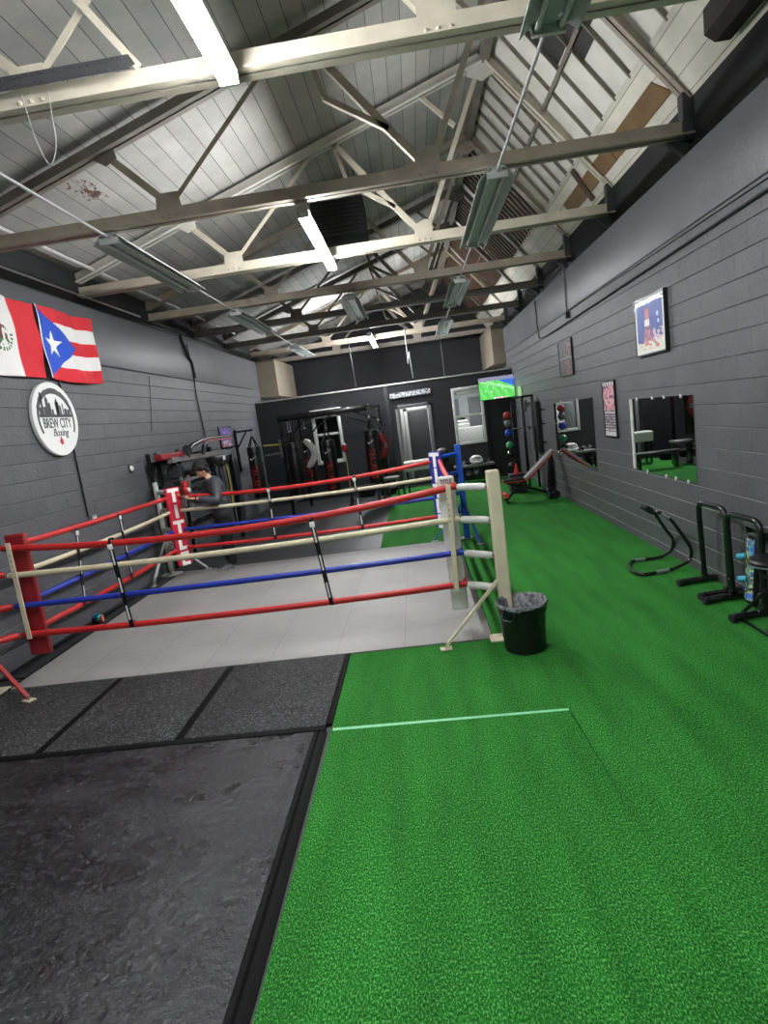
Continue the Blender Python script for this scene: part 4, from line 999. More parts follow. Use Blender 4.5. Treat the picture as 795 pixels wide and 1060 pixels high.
# folding stool
t = thing('folding_stool', 'round black folding stool at the right edge of the picture', 'stool', (2.6, 4.6, 0))
sc = Vector((2.62, 4.6, 0))
MB().lathe([(.02, .5), (.15, .5), (.165, .512), (.165, .53), (.15, .545), (0, .55)], sc, 32).build('seat', M['vinyl'], t)
MB().lathe([(.155, .494), (.168, .5), (.168, .51), (.155, .512)], sc, 32).build('seat_rim', M['silver'], t)
for a, c2 in (((-.11, -.14), (.12, .12)), ((-.11, .14), (.12, -.12)), ((.12, -.14), (-.12, .12))):
    MB().tube([sc + Vector((a[0] * 1.5, a[1] * 1.5, .012)), sc + Vector((c2[0] * .8, c2[1] * .8, .5))], .013, 8).build('leg', M['blackmetal'], t)
MB().tube([sc + Vector((-.165, -.21, .014)), sc + Vector((-.165, .21, .014))], .012, 8).build('stretcher', M['blackmetal'], t)
# patterned foam roller board
t = thing('foam_board', 'black foam board with blue and yellow patches behind the stool', 'exercise board', (2.69, 5.03, 0))
MB().obox((2.71, 5.03, .33), (0, 1, 0), (.07, 0, 1), (1, 0, -.07), .14, .62, .05).build('board_body', M['black'], t, bevel=.015)
def foam(a, b):
    v = noise.noise((a * 3, b * 8, 2))
    return (66, 96, 190) if v > .12 else (206, 212, 120) if v > -.05 else (24, 24, 28) if v > -.25 else (70, 170, 160)
picture('board_cover', Vector((2.66, 5.09, .06)), -Y, Vector((.07, 0, 1)), .12, .54, 14, 54, foam, M['picture'], t)
for z in (.25, .45): MB().cyl((2.66, 5.05, z), (2.61, 5.09, z - .01), .026, 14).build('foam_grip', M['teal'], t)
# black rail on the wall at the right edge
tag(MB().box((RX - .06, 3.2, .62), (RX - .001, 5.15, .69)).build('wall_rail', M['blackmetal'], smooth=False, bevel=.006), 'black metal rail fixed low on the right wall behind the dip bars', 'rail')

# weight bench in front of the far mirror
t = thing('weight_bench', 'adjustable weight bench with raised grey back and red piping', 'bench', (2.1, 12.1, 0))
bd = (Vector((2.66, 12, .94)) - Vector((2.08, 12, .44))).normalized(); bn = Vector((-bd.z, 0, bd.x))
MB().obox((2.37, 12, .69), bd, Y, bn, .78, .26, .05).build('backrest', M['greyvinyl'], t, bevel=.012)
MB().obox(Vector((2.37, 12, .69)) - bn * .03, bd, Y, bn, .79, .27, .015).build('backrest_piping', M['red'], t, bevel=.004)
MB().obox((1.84, 12, .45), X, Y, Z, .42, .3, .05).build('seat', M['vinyl'], t, bevel=.012)
MB().obox((1.84, 12, .42), X, Y, Z, .43, .31, .014).build('seat_piping', M['red'], t, bevel=.004)
MB().bar((1.7, 12, .4), (2.5, 12, .12), .05, .05).bar((2.05, 12, .42), (1.68, 12, .05), .05, .05).bar((2.1, 12, .4), (2.5, 12, .72), .04, .04).build('bench_frame', M['blackmetal'], t, smooth=False)
MB().box((1.65, 11.75, .0), (1.7, 12.25, .05)).build('front_foot', M['blackmetal'], t, smooth=False, bevel=.005)
MB().box((2.48, 11.7, .0), (2.54, 12.3, .13)).build('rear_foot', M['blackmetal'], t, smooth=False, bevel=.005)
MB().cyl((1.66, 11.8, .16), (1.66, 12.2, .16), .045, 14).build('foot_roller', M['red'], t)
for s in (-1, 1): MB().lathe([(.0, -.02), (.075, -.02), (.085, 0), (.075, .02), (0, .02)], (2.62, 12 + s * .25, .085), 20, axis=Y).build('wheel', M['black'], t)
# flat black cushions leaning on wall behind the bench
tag(MB().obox((2.7, 12.75, .42), Y, (.1, 0, 1), (1, 0, -.1), .5, .8, .1).build('floor_speaker', M['blackmatte'], bevel=.02), 'black upright pad leaning on the wall behind the weight bench', 'pad')
def cone(x, y, z, h, label):
    t = thing('training_cone', label, 'cone', (x, y, z))
    MB().lathe([(.085, .0), (.085, .012), (.06, .014), (.018, h), (.0, h)], (x, y, z), 20, closed=False).build('cone_body', M['red'], t)
    return t
cone(2.12, 13.2, .42, .22, 'red training cone standing on the black box behind the bench')
tag(MB().box((1.95, 13.05, 0), (2.3, 13.4, .419)).build('storage_box', M['blackmatte'], smooth=False, bevel=.01), 'black box under the red cone near the ball rack', 'box')

# medicine ball tree
t = thing('ball_rack', 'upright black ball rack at the right end of the partition', 'rack', (2.3, 14, 0))
MB().box((2.26, 13.98, 0), (2.31, 14.03, 1.95)).box((2.05, 13.8, 0), (2.5, 13.85, .04)).box((2.05, 14.15, 0), (2.5, 14.2, .04)).box((2.26, 13.8, 0), (2.31, 14.2, .04)).build('rack_frame', M['blackmetal'], t, smooth=False)
balls = [(1.695, 'ballred', 'red medicine ball at the top of the ball rack'), (1.515, 'ballgrey', 'grey medicine ball, second from the top of the rack'), (1.295, 'ballblue', 'blue medicine ball in the middle of the rack'), (1.005, 'ballgreen', 'green medicine ball below the blue one'), (.8, 'vinyl', 'black medicine ball below the green one'), (.52, 'vinyl', 'lowest black medicine ball, near the red cone')]
for z, m, lb in balls:
    r = .088
    MB().bar((2.26, 14, z - .09), (2.07, 14, z - .095), .03, .012).bar((2.07, 14, z - .095), (2.06, 14, z - .06), .03, .012).build('ball_arm', M['blackmetal'], t, smooth=False)
    tag(MB().ball((2.155, 14, z), r, 24).build('medicine_ball', M[m]), lb, 'ball', 'medicine balls on the rack')
# squat rack with barbell
t = thing('squat_rack', 'tall black squat rack beside the ball rack', 'rack', (2.6, 13.9, 0))
for x in (2.44, 2.66):
    for y in (13.6, 14.9): MB().box((x, y, 0), (x + .05, y + .05, 2.1)).build('upright', M['blackmetal'], t, smooth=False, bevel=.004)
MB().box((2.44, 13.6, 2.05), (2.7, 13.65, 2.1)).box((2.44, 14.9, 2.05), (2.7, 14.95, 2.1)).box((2.44, 13.65, 2.05), (2.49, 14.9, 2.1)).build('top_frame', M['blackmetal'], t, smooth=False)
MB().box((2.44, 13.62, 1.3), (2.47, 13.66, 1.36)).build('bar_hook', M['chrome'], t, smooth=False)
t = thing('barbell', 'short chrome barbell resting on the squat rack', 'barbell', (2.45, 13.55, 1.37))
MB().cyl((2.2, 13.55, 1.39), (2.72, 13.55, 1.38), .014, 10).build('bar', M['chrome'], t)
MB().lathe([(.025, 0), (.025, .06)], (2.55, 13.55, 1.33), 12, axis=Z).build('collar', M['chrome'], t)
tag(MB().box((RX - .03, 15.2, 2.05), (RX - .001, 15.7, 2.35)).build('wall_panel', mat('reflection_green', (150, 196, 130)), smooth=False, bevel=.004), 'small green panel painted as a television reflection on the right wall', 'placard')  # added panel, its green paints in the television's reflection
t = thing('wall_panel', 'small dark picture of a figure below the green reflection panel', 'placard', (RX, 14.9, 1.7))
MB().box((RX - .03, 14.95, 1.72), (RX - .001, 15.5, 2.0)).build('placard_board', M['greyvinyl'], t, smooth=False, bevel=.004)

# dumbbell bench at the partition
t = thing('dumbbell_rack', 'low dark dumbbell rack below the office window', 'rack', (1.45, 15.9, 0))
MB().box((.92, 15.65, .44), (1.98, 16.1, .5)).build('rack_top', M['greyvinyl'], t, smooth=False, bevel=.008)
MB().box((.95, 15.7, .14), (1.95, 16.05, .17)).build('lower_shelf', M['blackmetal'], t, smooth=False)
for x in (.95, 1.9):
    for y in (15.68, 16.04): MB().box((x, y, 0), (x + .04, y + .04, .44)).build('leg', M['blackmetal'], t, smooth=False)
def kettle(x, y, z, s, m, label):
    t = thing('kettlebell', label, 'kettlebell', (x, y, z), 'kettlebells on the low rack')
    MB().ball((x, y, z + .08 * s), .082 * s, 16, sc=(1, 1, .97)).build('kettlebell_body', m, t)
    MB().tube(fillet([(x - .05 * s, y, z + .13 * s), (x - .045 * s, y, z + .22 * s), (x + .045 * s, y, z + .22 * s), (x + .05 * s, y, z + .13 * s)], .04 * s), .013 * s, 8).build('kettlebell_handle', m, t)
    return t
for i, (x, s, m, lb) in enumerate(((1.08, 1., M['blackmetal'], 'black kettlebell at the left end of the low rack'), (1.3, 1., M['greyvinyl'], 'grey kettlebell second from the left on the low rack'), (1.5, 1.1, M['silver'], 'silver kettlebell right of the grey one'), (1.74, 1., M['blackmetal'], 'black kettlebell at the right end of the low rack'))):
    kettle(x, 15.87, .17, s, m, lb)
def dumbbell(c, d, r, L, m, label):
    t = thing('dumbbell', label, 'dumbbell', tuple(c), 'dumbbells on the low rack'); c, d = Vector(c), Vector(d).normalized()
    MB().cyl(c - d * L / 2, c + d * L / 2, .014, 8).build('grip', M['chrome'], t)
    for s in (-1, 1): MB().lathe([(r * .8, -.03), (r, -.02), (r, .02), (r * .8, .03)], c + d * s * L / 2, 6, axis=d).build('weight_head', m, t)
dumbbell((1.12, 15.85, .565), X, .055, .16, M['greyvinyl'], 'grey dumbbell on top of the low rack, left of the white headgear')
dumbbell((1.83, 15.85, .565), (1, .3, 0), .055, .14, M['black'], 'black dumbbell on top of the low rack, right of the white headgear')
dumbbell((1.3, 15.75, .555), (.3, 1, 0), .045, .13, M['black'], 'small black dumbbell in front of the white headgear')
t = thing('headgear', 'white padded headgear lying on the low rack', 'headgear', (1.52, 15.87, .5))
MB().ball((1.52, 15.87, .62), .15, 20, sc=(1.15, .9, .75)).build('headgear_shell', M['padwhite'], t)
MB().tube([(1.37, 15.76, .58), (1.44, 15.71, .55), (1.6, 15.71, .55), (1.67, 15.77, .58)], .03, 10).build('cheek_pad', M['padwhite'], t)
MB().tube([(1.4, 15.79, .66), (1.52, 15.725, .68), (1.64, 15.79, .66)], .014, 8).build('strap', M['greyvinyl'], t)
# floor fan-like dark stand and white bench by the doorway
t = thing('floor_fan', 'dark pedestal fan with a grey top between doorway and window', 'fan', (.55, 15.2, 0))
MB().cyl((.62, 15.2, .0), (.62, 15.2, .75), .03, 12).build('fan_pole', M['blackmetal'], t)
MB().lathe([(.18, 0), (.18, .02), (.04, .05)], (.62, 15.2, .001), 20).build('fan_base', M['blackmetal'], t)
MB().lathe([(.17, -.06), (.2, 0), (.17, .06)], (.62, 15.2, .88), 24, axis=(0, -1, .3)).build('fan_cage', M['blackmatte'], t)
MB().ball((.62, 15.18, 1.0), .13, 16, sc=(1, 1, .6)).build('fan_cap', M['greyvinyl'], t)
t = thing('padded_bench', 'white padded bench top in front of the doorway', 'bench', (-.03, 15.4, 0))
MB().box((-.4, 15.3, .56), (.38, 15.75, .82)).build('bench_pad', M['offwhite'], t, bevel=.04, seg=3)
for x in (-.35, .29):
    for y in (15.34, 15.66): MB().box((x, y, 0), (x + .04, y + .04, .56)).build('leg', M['blackmetal'], t, smooth=False)
t = thing('flat_bench', 'flat black bench with a grey pad, left of the white bench', 'bench', (-.6, 14.6, 0))
MB().box((-.98, 14.4, .5), (-.52, 14.75, .57)).build('bench_pad', M['greyvinyl'], t, bevel=.02)
for x in (-.95, -.6): MB().box((x, 14.45, .0), (x + .05, 14.7, .5)).build('leg', M['blackmetal'], t, smooth=False, bevel=.004)
t = thing('long_low_bench', 'long low dark bench stretching behind the blue ring post', 'bench', (-.1, 14.2, 0))
MB().box((-.5, 14.0, .36), (.5, 14.3, .42)).build('bench_pad', M['vinyl'], t, bevel=.015)
for x in (-.45, .4): MB().box((x, 14.05, .0), (x + .05, 14.25, .36)).build('leg', M['blackmetal'], t, smooth=False, bevel=.004)

# ------------------------------------------------------------------ bag stand
t = thing('bag_stand', 'large black steel stand carrying the heavy bags', 'bag stand', (-2.1, 14.5, 0))
FY, BY = 14.0, 15.25
for x, y in ((-3.14, FY), (-1.04, FY), (-2.92, BY), (-.86, BY)):
    MB().box((x - .035, y - .035, .0), (x + .035, y + .035, 2.36)).build('upright', M['blackmetal'], t, smooth=False)
MB().box((-3.2, FY - .04, 2.24), (-1.0, FY + .04, 2.38)).build('front_beam', M['blackmetal'], t, smooth=False, bevel=.005)
MB().box((-2.96, BY - .04, 2.26), (-.82, BY + .04, 2.34)).build('rear_beam', M['blackmetal'], t, smooth=False, bevel=.005)
MB().bar((-3.14, FY, 2.3), (-2.92, BY, 2.3), .06, .08).bar((-1.04, FY, 2.3), (-.86, BY, 2.3), .06, .08).bar((-2.1, FY, 2.3), (-2.0, BY, 2.3), .06, .08).build('cross_beam', M['blackmetal'], t, smooth=False)
for a, c2 in (((-3.14, FY, 1.75), (-2.3, FY + .1, 2.27)), ((-1.04, FY, 1.95), (-1.85, FY + .1, 2.27)), ((-2.92, BY, 1.7), (-2.1, BY, 2.27)), ((-.86, BY, 2.0), (-1.5, BY, 2.28))):
    MB().bar(a, c2, .035, .035).build('diagonal_brace', M['blackmetal'], t, smooth=False)
for a, c2 in (((-3.14, FY, .3), (-2.92, BY, .3)), ((-2.9, BY, .3), (-.86, BY, .38))):
    MB().bar(a, c2, .04, .04).build('low_rail', M['greyvinyl'], t, smooth=False)
MB().bar((-3.14, FY, 1.72), (-3.62, FY, 1.74), .03, .035).build('side_handle', M['yellow'], t, smooth=False)
MB().bar((-3.14, FY, 1.52), (-3.62, FY, 1.5), .03, .035).build('side_handle', M['greyvinyl'], t, smooth=False)
MB().box((-3.23, FY - .05, 1.42), (-3.18, FY + .05, 1.84)).build('handle_plate', M['greyvinyl'], t, smooth=False)

def heavy_bag(x, y, z0, z1, r, label, hook_z, face=None, crest=None, m=None, arm=None, top_m=None):
    t = thing('heavy_bag', label, 'punching bag', (x, y, z0), 'heavy punching bags')
    m = m or M['vinyl']
    b0 = MB().lathe([(r * .55, 0), (r * .93, .015), (r, .05), (r * 1.015, (z1 - z0) * .5), (r, z1 - z0 - .03), (r * .94, z1 - z0), (r * .2, z1 - z0)], (x, y, z0), 28); bd_ = b0.build('bag_body', m, t)
    MB().lathe([(r * 1.012, z1 - z0 - .16), (r * 1.03, z1 - z0 - .15), (r * 1.03, z1 - z0 - .11), (r * 1.012, z1 - z0 - .1)], (x, y, z0), 28).build('bag_band', M['black'], t)
    hz = z1 + .28
    for k in range(4):
        a = PI / 4 + PI / 2 * k; e = Vector((x + math.cos(a) * r * .85, y + math.sin(a) * r * .85, z1 - .01))
        MB().bar(e, (x, y, hz), .028, .006, up=Y).build('hanging_strap', top_m or M['black'], t, smooth=False)
    n = max(2, int((hook_z - hz) / .045)); ch = MB()
    for k in range(n):
        zc = hz + (k + .5) * (hook_z - hz) / n; hh = (hook_z - hz) / n * .68
        u = X if k % 2 else Y
        ch.tube([Vector((x, y, zc)) + u * math.cos(q) * .014 + Z * math.sin(q) * hh for q in [2 * PI * j / 8 for j in range(8)]], .0045, 5, closed=True)
    ch.build('chain', M['chrome'], t)
    MB().lathe([(.012, 0), (.03, .01), (.03, .03), (.012, .04)], (x, y, hz - .02), 12).build('swivel', M['silver'], t)
    if face is not None:
        fd = Vector((math.cos(face), math.sin(face), 0)); rt = Z.cross(fd)
        # wrap vertical lettering round the bag
        ob = text('bag_lettering', 'EVERLAST', .19, Vector((0, 0, 0)), Z, -Y, M['letterred'], bd_, .004, width=.82, extrude_bold=.012)
        me = ob.data; L = (z1 - z0); cz = z0 + L * .38
        for v in me.vertices:
            p = v.co + wl(t); along, across, dep = p.z, p.y, p.x      # along the bag / across / thickness
            aa = -across / r + 0; q = fd * math.cos(aa) + rt * math.sin(aa)
            v.co = Vector((x, y, cz + along)) + q * (r * 1.02 + abs(dep) + .001) - wl(t)
        mk = [(-.07, .0), (-.045, -.045), (.09, .045), (.08, .055), (-.035, -.015), (-.055, .02)]
        MB().prism([(a_ * .9, b_ * .9) for a_, b_ in mk], Vector((x, y, z1 - .27)) + fd * (r * 1.03), rt, Z, .004).build('bag_emblem', M['letter'], bd_, smooth=False)
    return t
FA = -PI / 2 - .12
heavy_bag(-2.92, 14.0, .44, 1.72, .145, 'tall black bag at the left of the stand, in front of the white ring target', 2.24)
heavy_bag(-2.68, 14.55, .6, 1.74, .15, 'black bag with red lettering half hidden behind the leftmost stand bag', 2.26, FA)
heavy_bag(-2.08, 14.0, .36, 1.67, .165, 'black bag with red lettering hanging in front of the white window', 2.24, FA)
heavy_bag(-1.02, 13.7, .55, 1.78, .165, 'black bag with red lettering at the right end of the stand', 2.24, FA)
heavy_bag(-.84, 14.3, .7, 1.7, .12, 'black bag half hidden behind the right end bag, beside a red shield', 2.27)
t = thing('punch_target', 'dark red curved punch shield to the right of the right end bag', 'punch shield', (-.8, 14.0, 1.1))
pts = [Vector((-.86 + .14 * math.sin(k / 10 * PI), 13.95, 1.1 + .56 * k / 10)) for k in range(11)]
MB().tube(pts, [.03] + [.055] * 9 + [.03], 12, sy=1.5).build('shield_body', M['paddarkred'], t)
MB().tube([pts[4] + Vector((.01, -.035, 0)), pts[6] + Vector((.01, -.035, 0))], .045, 10).build('shield_stripe', M['greyvinyl'], t)
heavy_bag(-3.23, 15.2, .6, 1.7, .13, 'dark bag at the back left of the stand', 2.26)
for x in (-1.02,):
    tag(MB().bar((x, 13.7, 2.26), (x, 14.0, 2.3), .05, .05).build('steel_bracket', M['blackmetal'], smooth=False), 'short black arm holding the right end bag out from the stand', 'bracket')
# white crescent target on the half-hidden bag
t = thing('punch_target', 'white curved punch shield strapped between the two left bags', 'punch shield', (-2.62, 14.3, 1.1))
pts = [Vector((-2.68 + .2 * math.sin(k / 10 * PI), 14.25, 1.08 + .66 * k / 10)) for k in range(11)]
MB().tube(pts, [.03] + [.055] * 9 + [.03], 12, sy=1.6).build('shield_body', M['padwhite'], t)
pts = [p + Vector((-.09, -.0, 0)) for p in pts[1:-1]]; MB().tube(pts, .035, 10).build('shield_lining', M['black'], t)
# double end ball
t = thing('double_end_ball', 'small red and white double-end ball on a cord', 'speed ball', (-1.68, 13.9, 0))
MB().ball((-1.685, 13.9, 1.44), .095, 20, sc=(.8, .8, 1.05)).build('ball_body', M['red'], t)
MB().ball((-1.7, 13.88, 1.53), .05, 14, sc=(1, 1, .6)).build('ball_cap', M['white'], t)
MB().tube([(-1.685, 13.9, 1.35), (-1.68, 13.9, .4)], .012, 6).build('lower_cord', M['yellow'], t)
MB().tube([(-1.685, 13.9, 1.54), (-1.685, 13.95, 2.26)], .007, 6).build('upper_cord', M['cord'], t)
MB().lathe([(.12, 0), (.12, .05), (.05, .12), (.03, .4)], (-1.68, 13.9, .001), 16).build('floor_weight', M['black'], t)
# wall-mounted bag
t = thing('bag_bracket', 'black wall bracket holding the leftmost hanging bag', 'bracket', (LX, 14.05, 1.4))
MB().box((LX + .001, 14.02, 1.2), (LX + .05, 14.08, 2.2)).box((LX + .05, 14.02, 2.12), (-3.84, 14.08, 2.17)).build('bracket_arm', M['blackmetal'], t, smooth=False)
MB().bar((LX + .03, 14.05, 1.75), (-4.0, 14.05, 2.12), .03, .03).build('bracket_brace', M['blackmetal'], t, smooth=False)
heavy_bag(-3.88, 14.05, .5, 1.74, .165, 'black bag with red lettering hanging alone by the left wall', 2.12, FA)
# blue yoga mat stack / black pads behind the stand
for i, (x, y, lb) in enumerate(((-1.5, 15.9, 'dark plate stack on the floor behind the double-end ball'), (-.9, 15.7, 'dark plate stack on the floor behind the right end bag'))):
    t = thing('plate_stack', lb, 'weights', (x, y, 0))
    for k in range(4): MB().lathe([(.03, 0), (.2, 0), (.215, .01), (.215, .035), (.2, .045), (.03, .045)], (x + .01 * k, y, .001 + .047 * k), 24).build('weight_plate', M['blackmatte'], t)

# ------------------------------------------------------------------ leverage machine by the left wall
t = thing('exercise_machine', 'black multi-gym frame with a red pad against the left wall', 'exercise machine', (-3.9, 10, 0))
for y, x in ((9.14, -4.22), (9.46, -4.22), (9.9, -4.05)):
    MB().box((x - .025, y - .025, 0), (x + .025, y + .025, 1.9)).build('upright', M['blackmetal'], t, smooth=False)
    MB().ball((x, y, 1.91), .04, 12).build('upright_cap', M['blackmetal'], t)
for z in (1.78, 1.38, .6): MB().bar((-4.22, 9.14, z), (-4.05, 9.9, z), .04, .04).bar((-4.22, 9.14, z), (-4.22, 11.9, z), .04, .04).build('cross_rail', M['blackmetal'], t, smooth=False)
MB().box((-4.25, 11.9, 0), (-4.18, 11.97, 1.9)).box((-3.8, 11.75, 0), (-3.73, 11.82, 1.7)).build('rear_upright', M['blackmetal'], t, smooth=False)
MB().obox((-3.98, 9.4, 1.86), (.1, 1, 0), (1, -.1, 0), Z, .72, .14, .1).build('red_pad', M['paddarkred'], t, bevel=.02)
MB().bar((-3.95, 9.3, 1.79), (-3.85, 11.8, 1.77), .09, .085).build('lever_arm', M['greyvinyl'], t, smooth=False)
MB().box((-3.95, 10.9, 1.58), (-3.75, 11.9, 1.72)).build('arm_head', M['black'], t, smooth=False, bevel=.02)
MB().box((-3.755, 11.3, 1.62), (-3.745, 11.45, 1.7)).build('white_sticker', M['white'], t, smooth=False)
MB().tube(fillet([(-3.9, 9.95, 1.8), (-3.9, 10.15, 1.97), (-3.9, 10.8, 2.06), (-3.9, 12.4, 2.06)], .15), .04, 12).build('curved_arm', M['black'], t)
MB().tube([(-3.85, 10.7, 2.03), (-3.85, 12.4, 2.02)], .014, 8).build('red_stripe', M['red'], t)
MB().tube(fillet([(-3.8, 10.45, 1.8), (-3.8, 10.5, 1.95), (-3.85, 11.0, 2.03)], .1), .03, 10).build('curved_arm', M['black'], t)
for (x, y, z, r) in ((-4.0, 9.55, 1.6, .13), (-4.0, 9.62, 1.6, .13), (-4.05, 9.3, 1.3, .13)):
    MB().lathe([(.03, -.02), (r * .9, -.02), (r, 0), (r * .9, .02), (.03, .02)], (x, y, z), 28, axis=(.3, -1, .1)).build('weight_plate', M['blackmatte'], t)
MB().lathe([(.03, -.02), (.07, -.02), (.08, 0), (.07, .02)], (-3.85, 9.85, 1.92), 20, axis=(.3, -1, 0)).build('pulley', M['black'], t)
MB().bar((-4.05, 9.9, 1.4), (-3.95, 11.0, 1.42), .05, .05).bar((-3.9, 9.5, 1.5), (-3.9, 9.5, 1.0), .03, .04).bar((-3.9, 9.8, 1.5), (-3.9, 9.8, .9), .03, .04).build('hanging_link', M['greyvinyl'], t, smooth=False)
# bands hanging from the machine's arm
cols = ['navy', 'blackmatte', 'navy', 'greyvinyl', 'yellow', 'blackmatte', 'green', 'navy']
names_b = ['dark blue band, first from the left of the hanging bands', 'black band between two dark blue hanging bands', 'dark blue band third from the left of the hanging bands', 'grey band in the middle of the hanging bands', 'yellow band among the hanging bands', 'black band next to the yellow hanging band', 'green band near the right end of the hanging bands', 'dark blue band at the right end of the hanging bands']
for k in range(8):
    y = 11.2 + k * .16; z0 = .3 + .12 * ((k * 37) % 5); x = -3.92 + .01 * (k % 3)
    b = MB(); b.tube([(x - .03, y, 1.52), (x - .05, y, 1.2), (x - .03, y, z0), (x, y, z0 - .03), (x + .03, y, z0), (x + .05, y, 1.2), (x + .03, y, 1.52), (x, y, 1.55)], .017, 6, closed=True)
    tag(b.build('resistance_band', M[cols[k]]), names_b[k], 'band', 'exercise bands hanging by the left wall')
tag(MB().bar((-4.299, 12.1, 1.535), (-3.88, 12.1, 1.535), .03, .012).bar((-3.91, 11.1, 1.535), (-3.91, 12.45, 1.535), .02, .012).build('band_hanger', M['blackmetal'], smooth=False), 'black wall hook rail from which the bands hang', 'rail')
# boxing glove and pair hanging on the machine near the person's hand
t = thing('boxing_glove', 'red and white boxing glove hanging just above the hand of the person', 'glove', (-3.72, 9.3, 1.22))
gx0 = Vector((-3.84, 9.45, 1.27))
MB().ball(gx0, .075, 16, sc=(.85, .8, 1.15)).build('glove_body', M['red'], t)
MB().ball(gx0 + Vector((.06, -.02, .0)), .035, 12, sc=(.8, .8, 1.4)).build('glove_thumb', M['white'], t)
MB().cyl(gx0 + Z * .06, gx0 + Z * .15, .045, 12, r2=.05).build('glove_cuff', M['red'], t)
MB().tube([gx0 + Z * .14, gx0 + Vector((-.1, .05, .5))], .006, 6).build('glove_lace', M['cord'], t)

# ------------------------------------------------------------------ the person
def skin_mesh(name, nodes, edges, m, parent, sub=2, smooth=True):
    """nodes: list of (pos, (rx, ry)); grown with a Skin modifier and frozen to a mesh"""
    me = bpy.data.meshes.new(name); me.from_pydata([tuple(n[0]) for n in nodes], edges, []); ob = bpy.data.objects.new(name, me); COL.objects.link(ob)
    sk = ob.modifiers.new('Skin', 'SKIN'); sk.use_smooth_shade = True
    if not me.skin_vertices: 
        bpy.context.view_layer.objects.active = ob
    lay = me.skin_vertices[0] if len(me.skin_vertices) else None
    for i, n in enumerate(nodes):
        lay.data[i].radius = n[1] if isinstance(n[1], tuple) else (n[1], n[1]); lay.data[i].use_root = (i == 0)
    ss = ob.modifiers.new('Subdivision', 'SUBSURF'); ss.levels = sub; ss.render_levels = sub
    dg = bpy.context.evaluated_depsgraph_get(); em = bpy.data.meshes.new_from_object(ob.evaluated_get(dg))
    bpy.data.objects.remove(ob)
    b = MB(); b.add([v.co.copy() for v in em.vertices], [tuple(p.vertices) for p in em.polygons])
    o = b.build(name, m, parent); o.data.shade_smooth(); return o
PB = Vector((-3.13, 8.98, 0))
F = Vector((-.86, -.5, 0)).normalized(); S = Vector((-F.y, F.x, 0))    # forward, and the person's left
def pp(f, s, z): return PB + F * f + S * s + Z * z
t = thing('person', 'person with dark curly hair and black jacket behind the ring, looking down at a phone', 'person', tuple(PB))
# body: torso, neck, legs, arms as one continuous skinned figure
hipz = .88
nd = [(pp(0, 0, .92), (.11, .09)), (pp(.02, 0, 1.1), (.11, .09)), (pp(.05, 0, 1.3), (.12, .09)), (pp(.09, 0, 1.4), (.09, .08)), (pp(.13, 0, 1.47), .05), (pp(.17, 0, 1.53), .05)]
ed = [(0, 1), (1, 2), (2, 3), (3, 4), (4, 5)]
def limb(root, lst):
    p = root
    for q in lst:
        nd.append(q); ed.append((p, len(nd) - 1)); p = len(nd) - 1
    return p
for s in (1, -1):
    limb(0, [(pp(0, s * .085, .8), .06), (pp(.03 if s > 0 else -.02, s * .1, .48), .05), (pp(-.02, s * .11, .1), .042)])
HL, HR = pp(.4, .22, 1.2), pp(.53, .07, 1.23)      # wrists: left (far), right (near the camera)
EL_, ER_ = pp(.12, .37, 1.12), pp(.26, -.12, 1.14)
limb(2, [(pp(.06, .17, 1.36), .062), (EL_, .045), (HL, .03)])
limb(2, [(pp(.06, -.17, 1.36), .062), (ER_, .045), (HR, .03)])
body = skin_mesh('body', nd, ed, M['skin'], t)
# head with face
HC = pp(.2, 0, 1.585); tilt = Matrix.Rotation(.55, 3, S) ; basis = Matrix((F, S, Z)).transposed()
def hd(f, s, z): return HC + tilt @ (F * f + S * s + Z * z)
vs, fs = [], []; n, h = 24, 16
for i in range(h + 1):
    th = PI * i / h
    for k in range(n):
        a = 2 * PI * k / n; x, y, z = math.sin(th) * math.cos(a), math.sin(th) * math.sin(a), math.cos(th)
        fx = .098 * x if x < 0 else .092 * x; sy = .074 * y; zz = .112 * z
        if z < -.2: k2 = (-.2 - z) / .8; sy *= 1 - .42 * k2; fx = fx * (1 - .22 * k2) + .018 * k2
        if x > .5 and abs(y) < .25 and -.35 < z < .1: fx += .016 * (1 - abs(y) / .25) * (1 - abs(z + .18) / .3 if abs(z + .18) < .3 else 0)
        vs.append(hd(fx, sy, zz))
for i in range(h):
    for k in range(n): l = (k + 1) % n; fs.append((i * n + k, (i + 1) * n + k, (i + 1) * n + l, i * n + l))
MB().add(vs, fs).build('head', M['skin'], t)
MB().ball(hd(.098, 0, -.022), .014, 10, sc=(1.1, .9, 1.3)).build('nose', M['skin'], t)
for s in (1, -1):
    MB().ball(hd(.078, s * .032, .006), .011, 10, sc=(1, 1.1, .7)).build('eye', M['eyes'], t)
    MB().bar(hd(.086, s * .018, .026), hd(.078, s * .048, .026), .006, .006).build('eyebrow', M['hair'], t)
    MB().ball(hd(-.005, s * .076, -.01), .026, 10, sc=(.8, .35, 1.2)).build('ear', M['skin'], t)
MB().tube([hd(.083, .022, -.062), hd(.09, 0, -.06), hd(.083, -.022, -.062)], .006, 6).build('mouth', mat('lips', (168, 98, 88)), t)
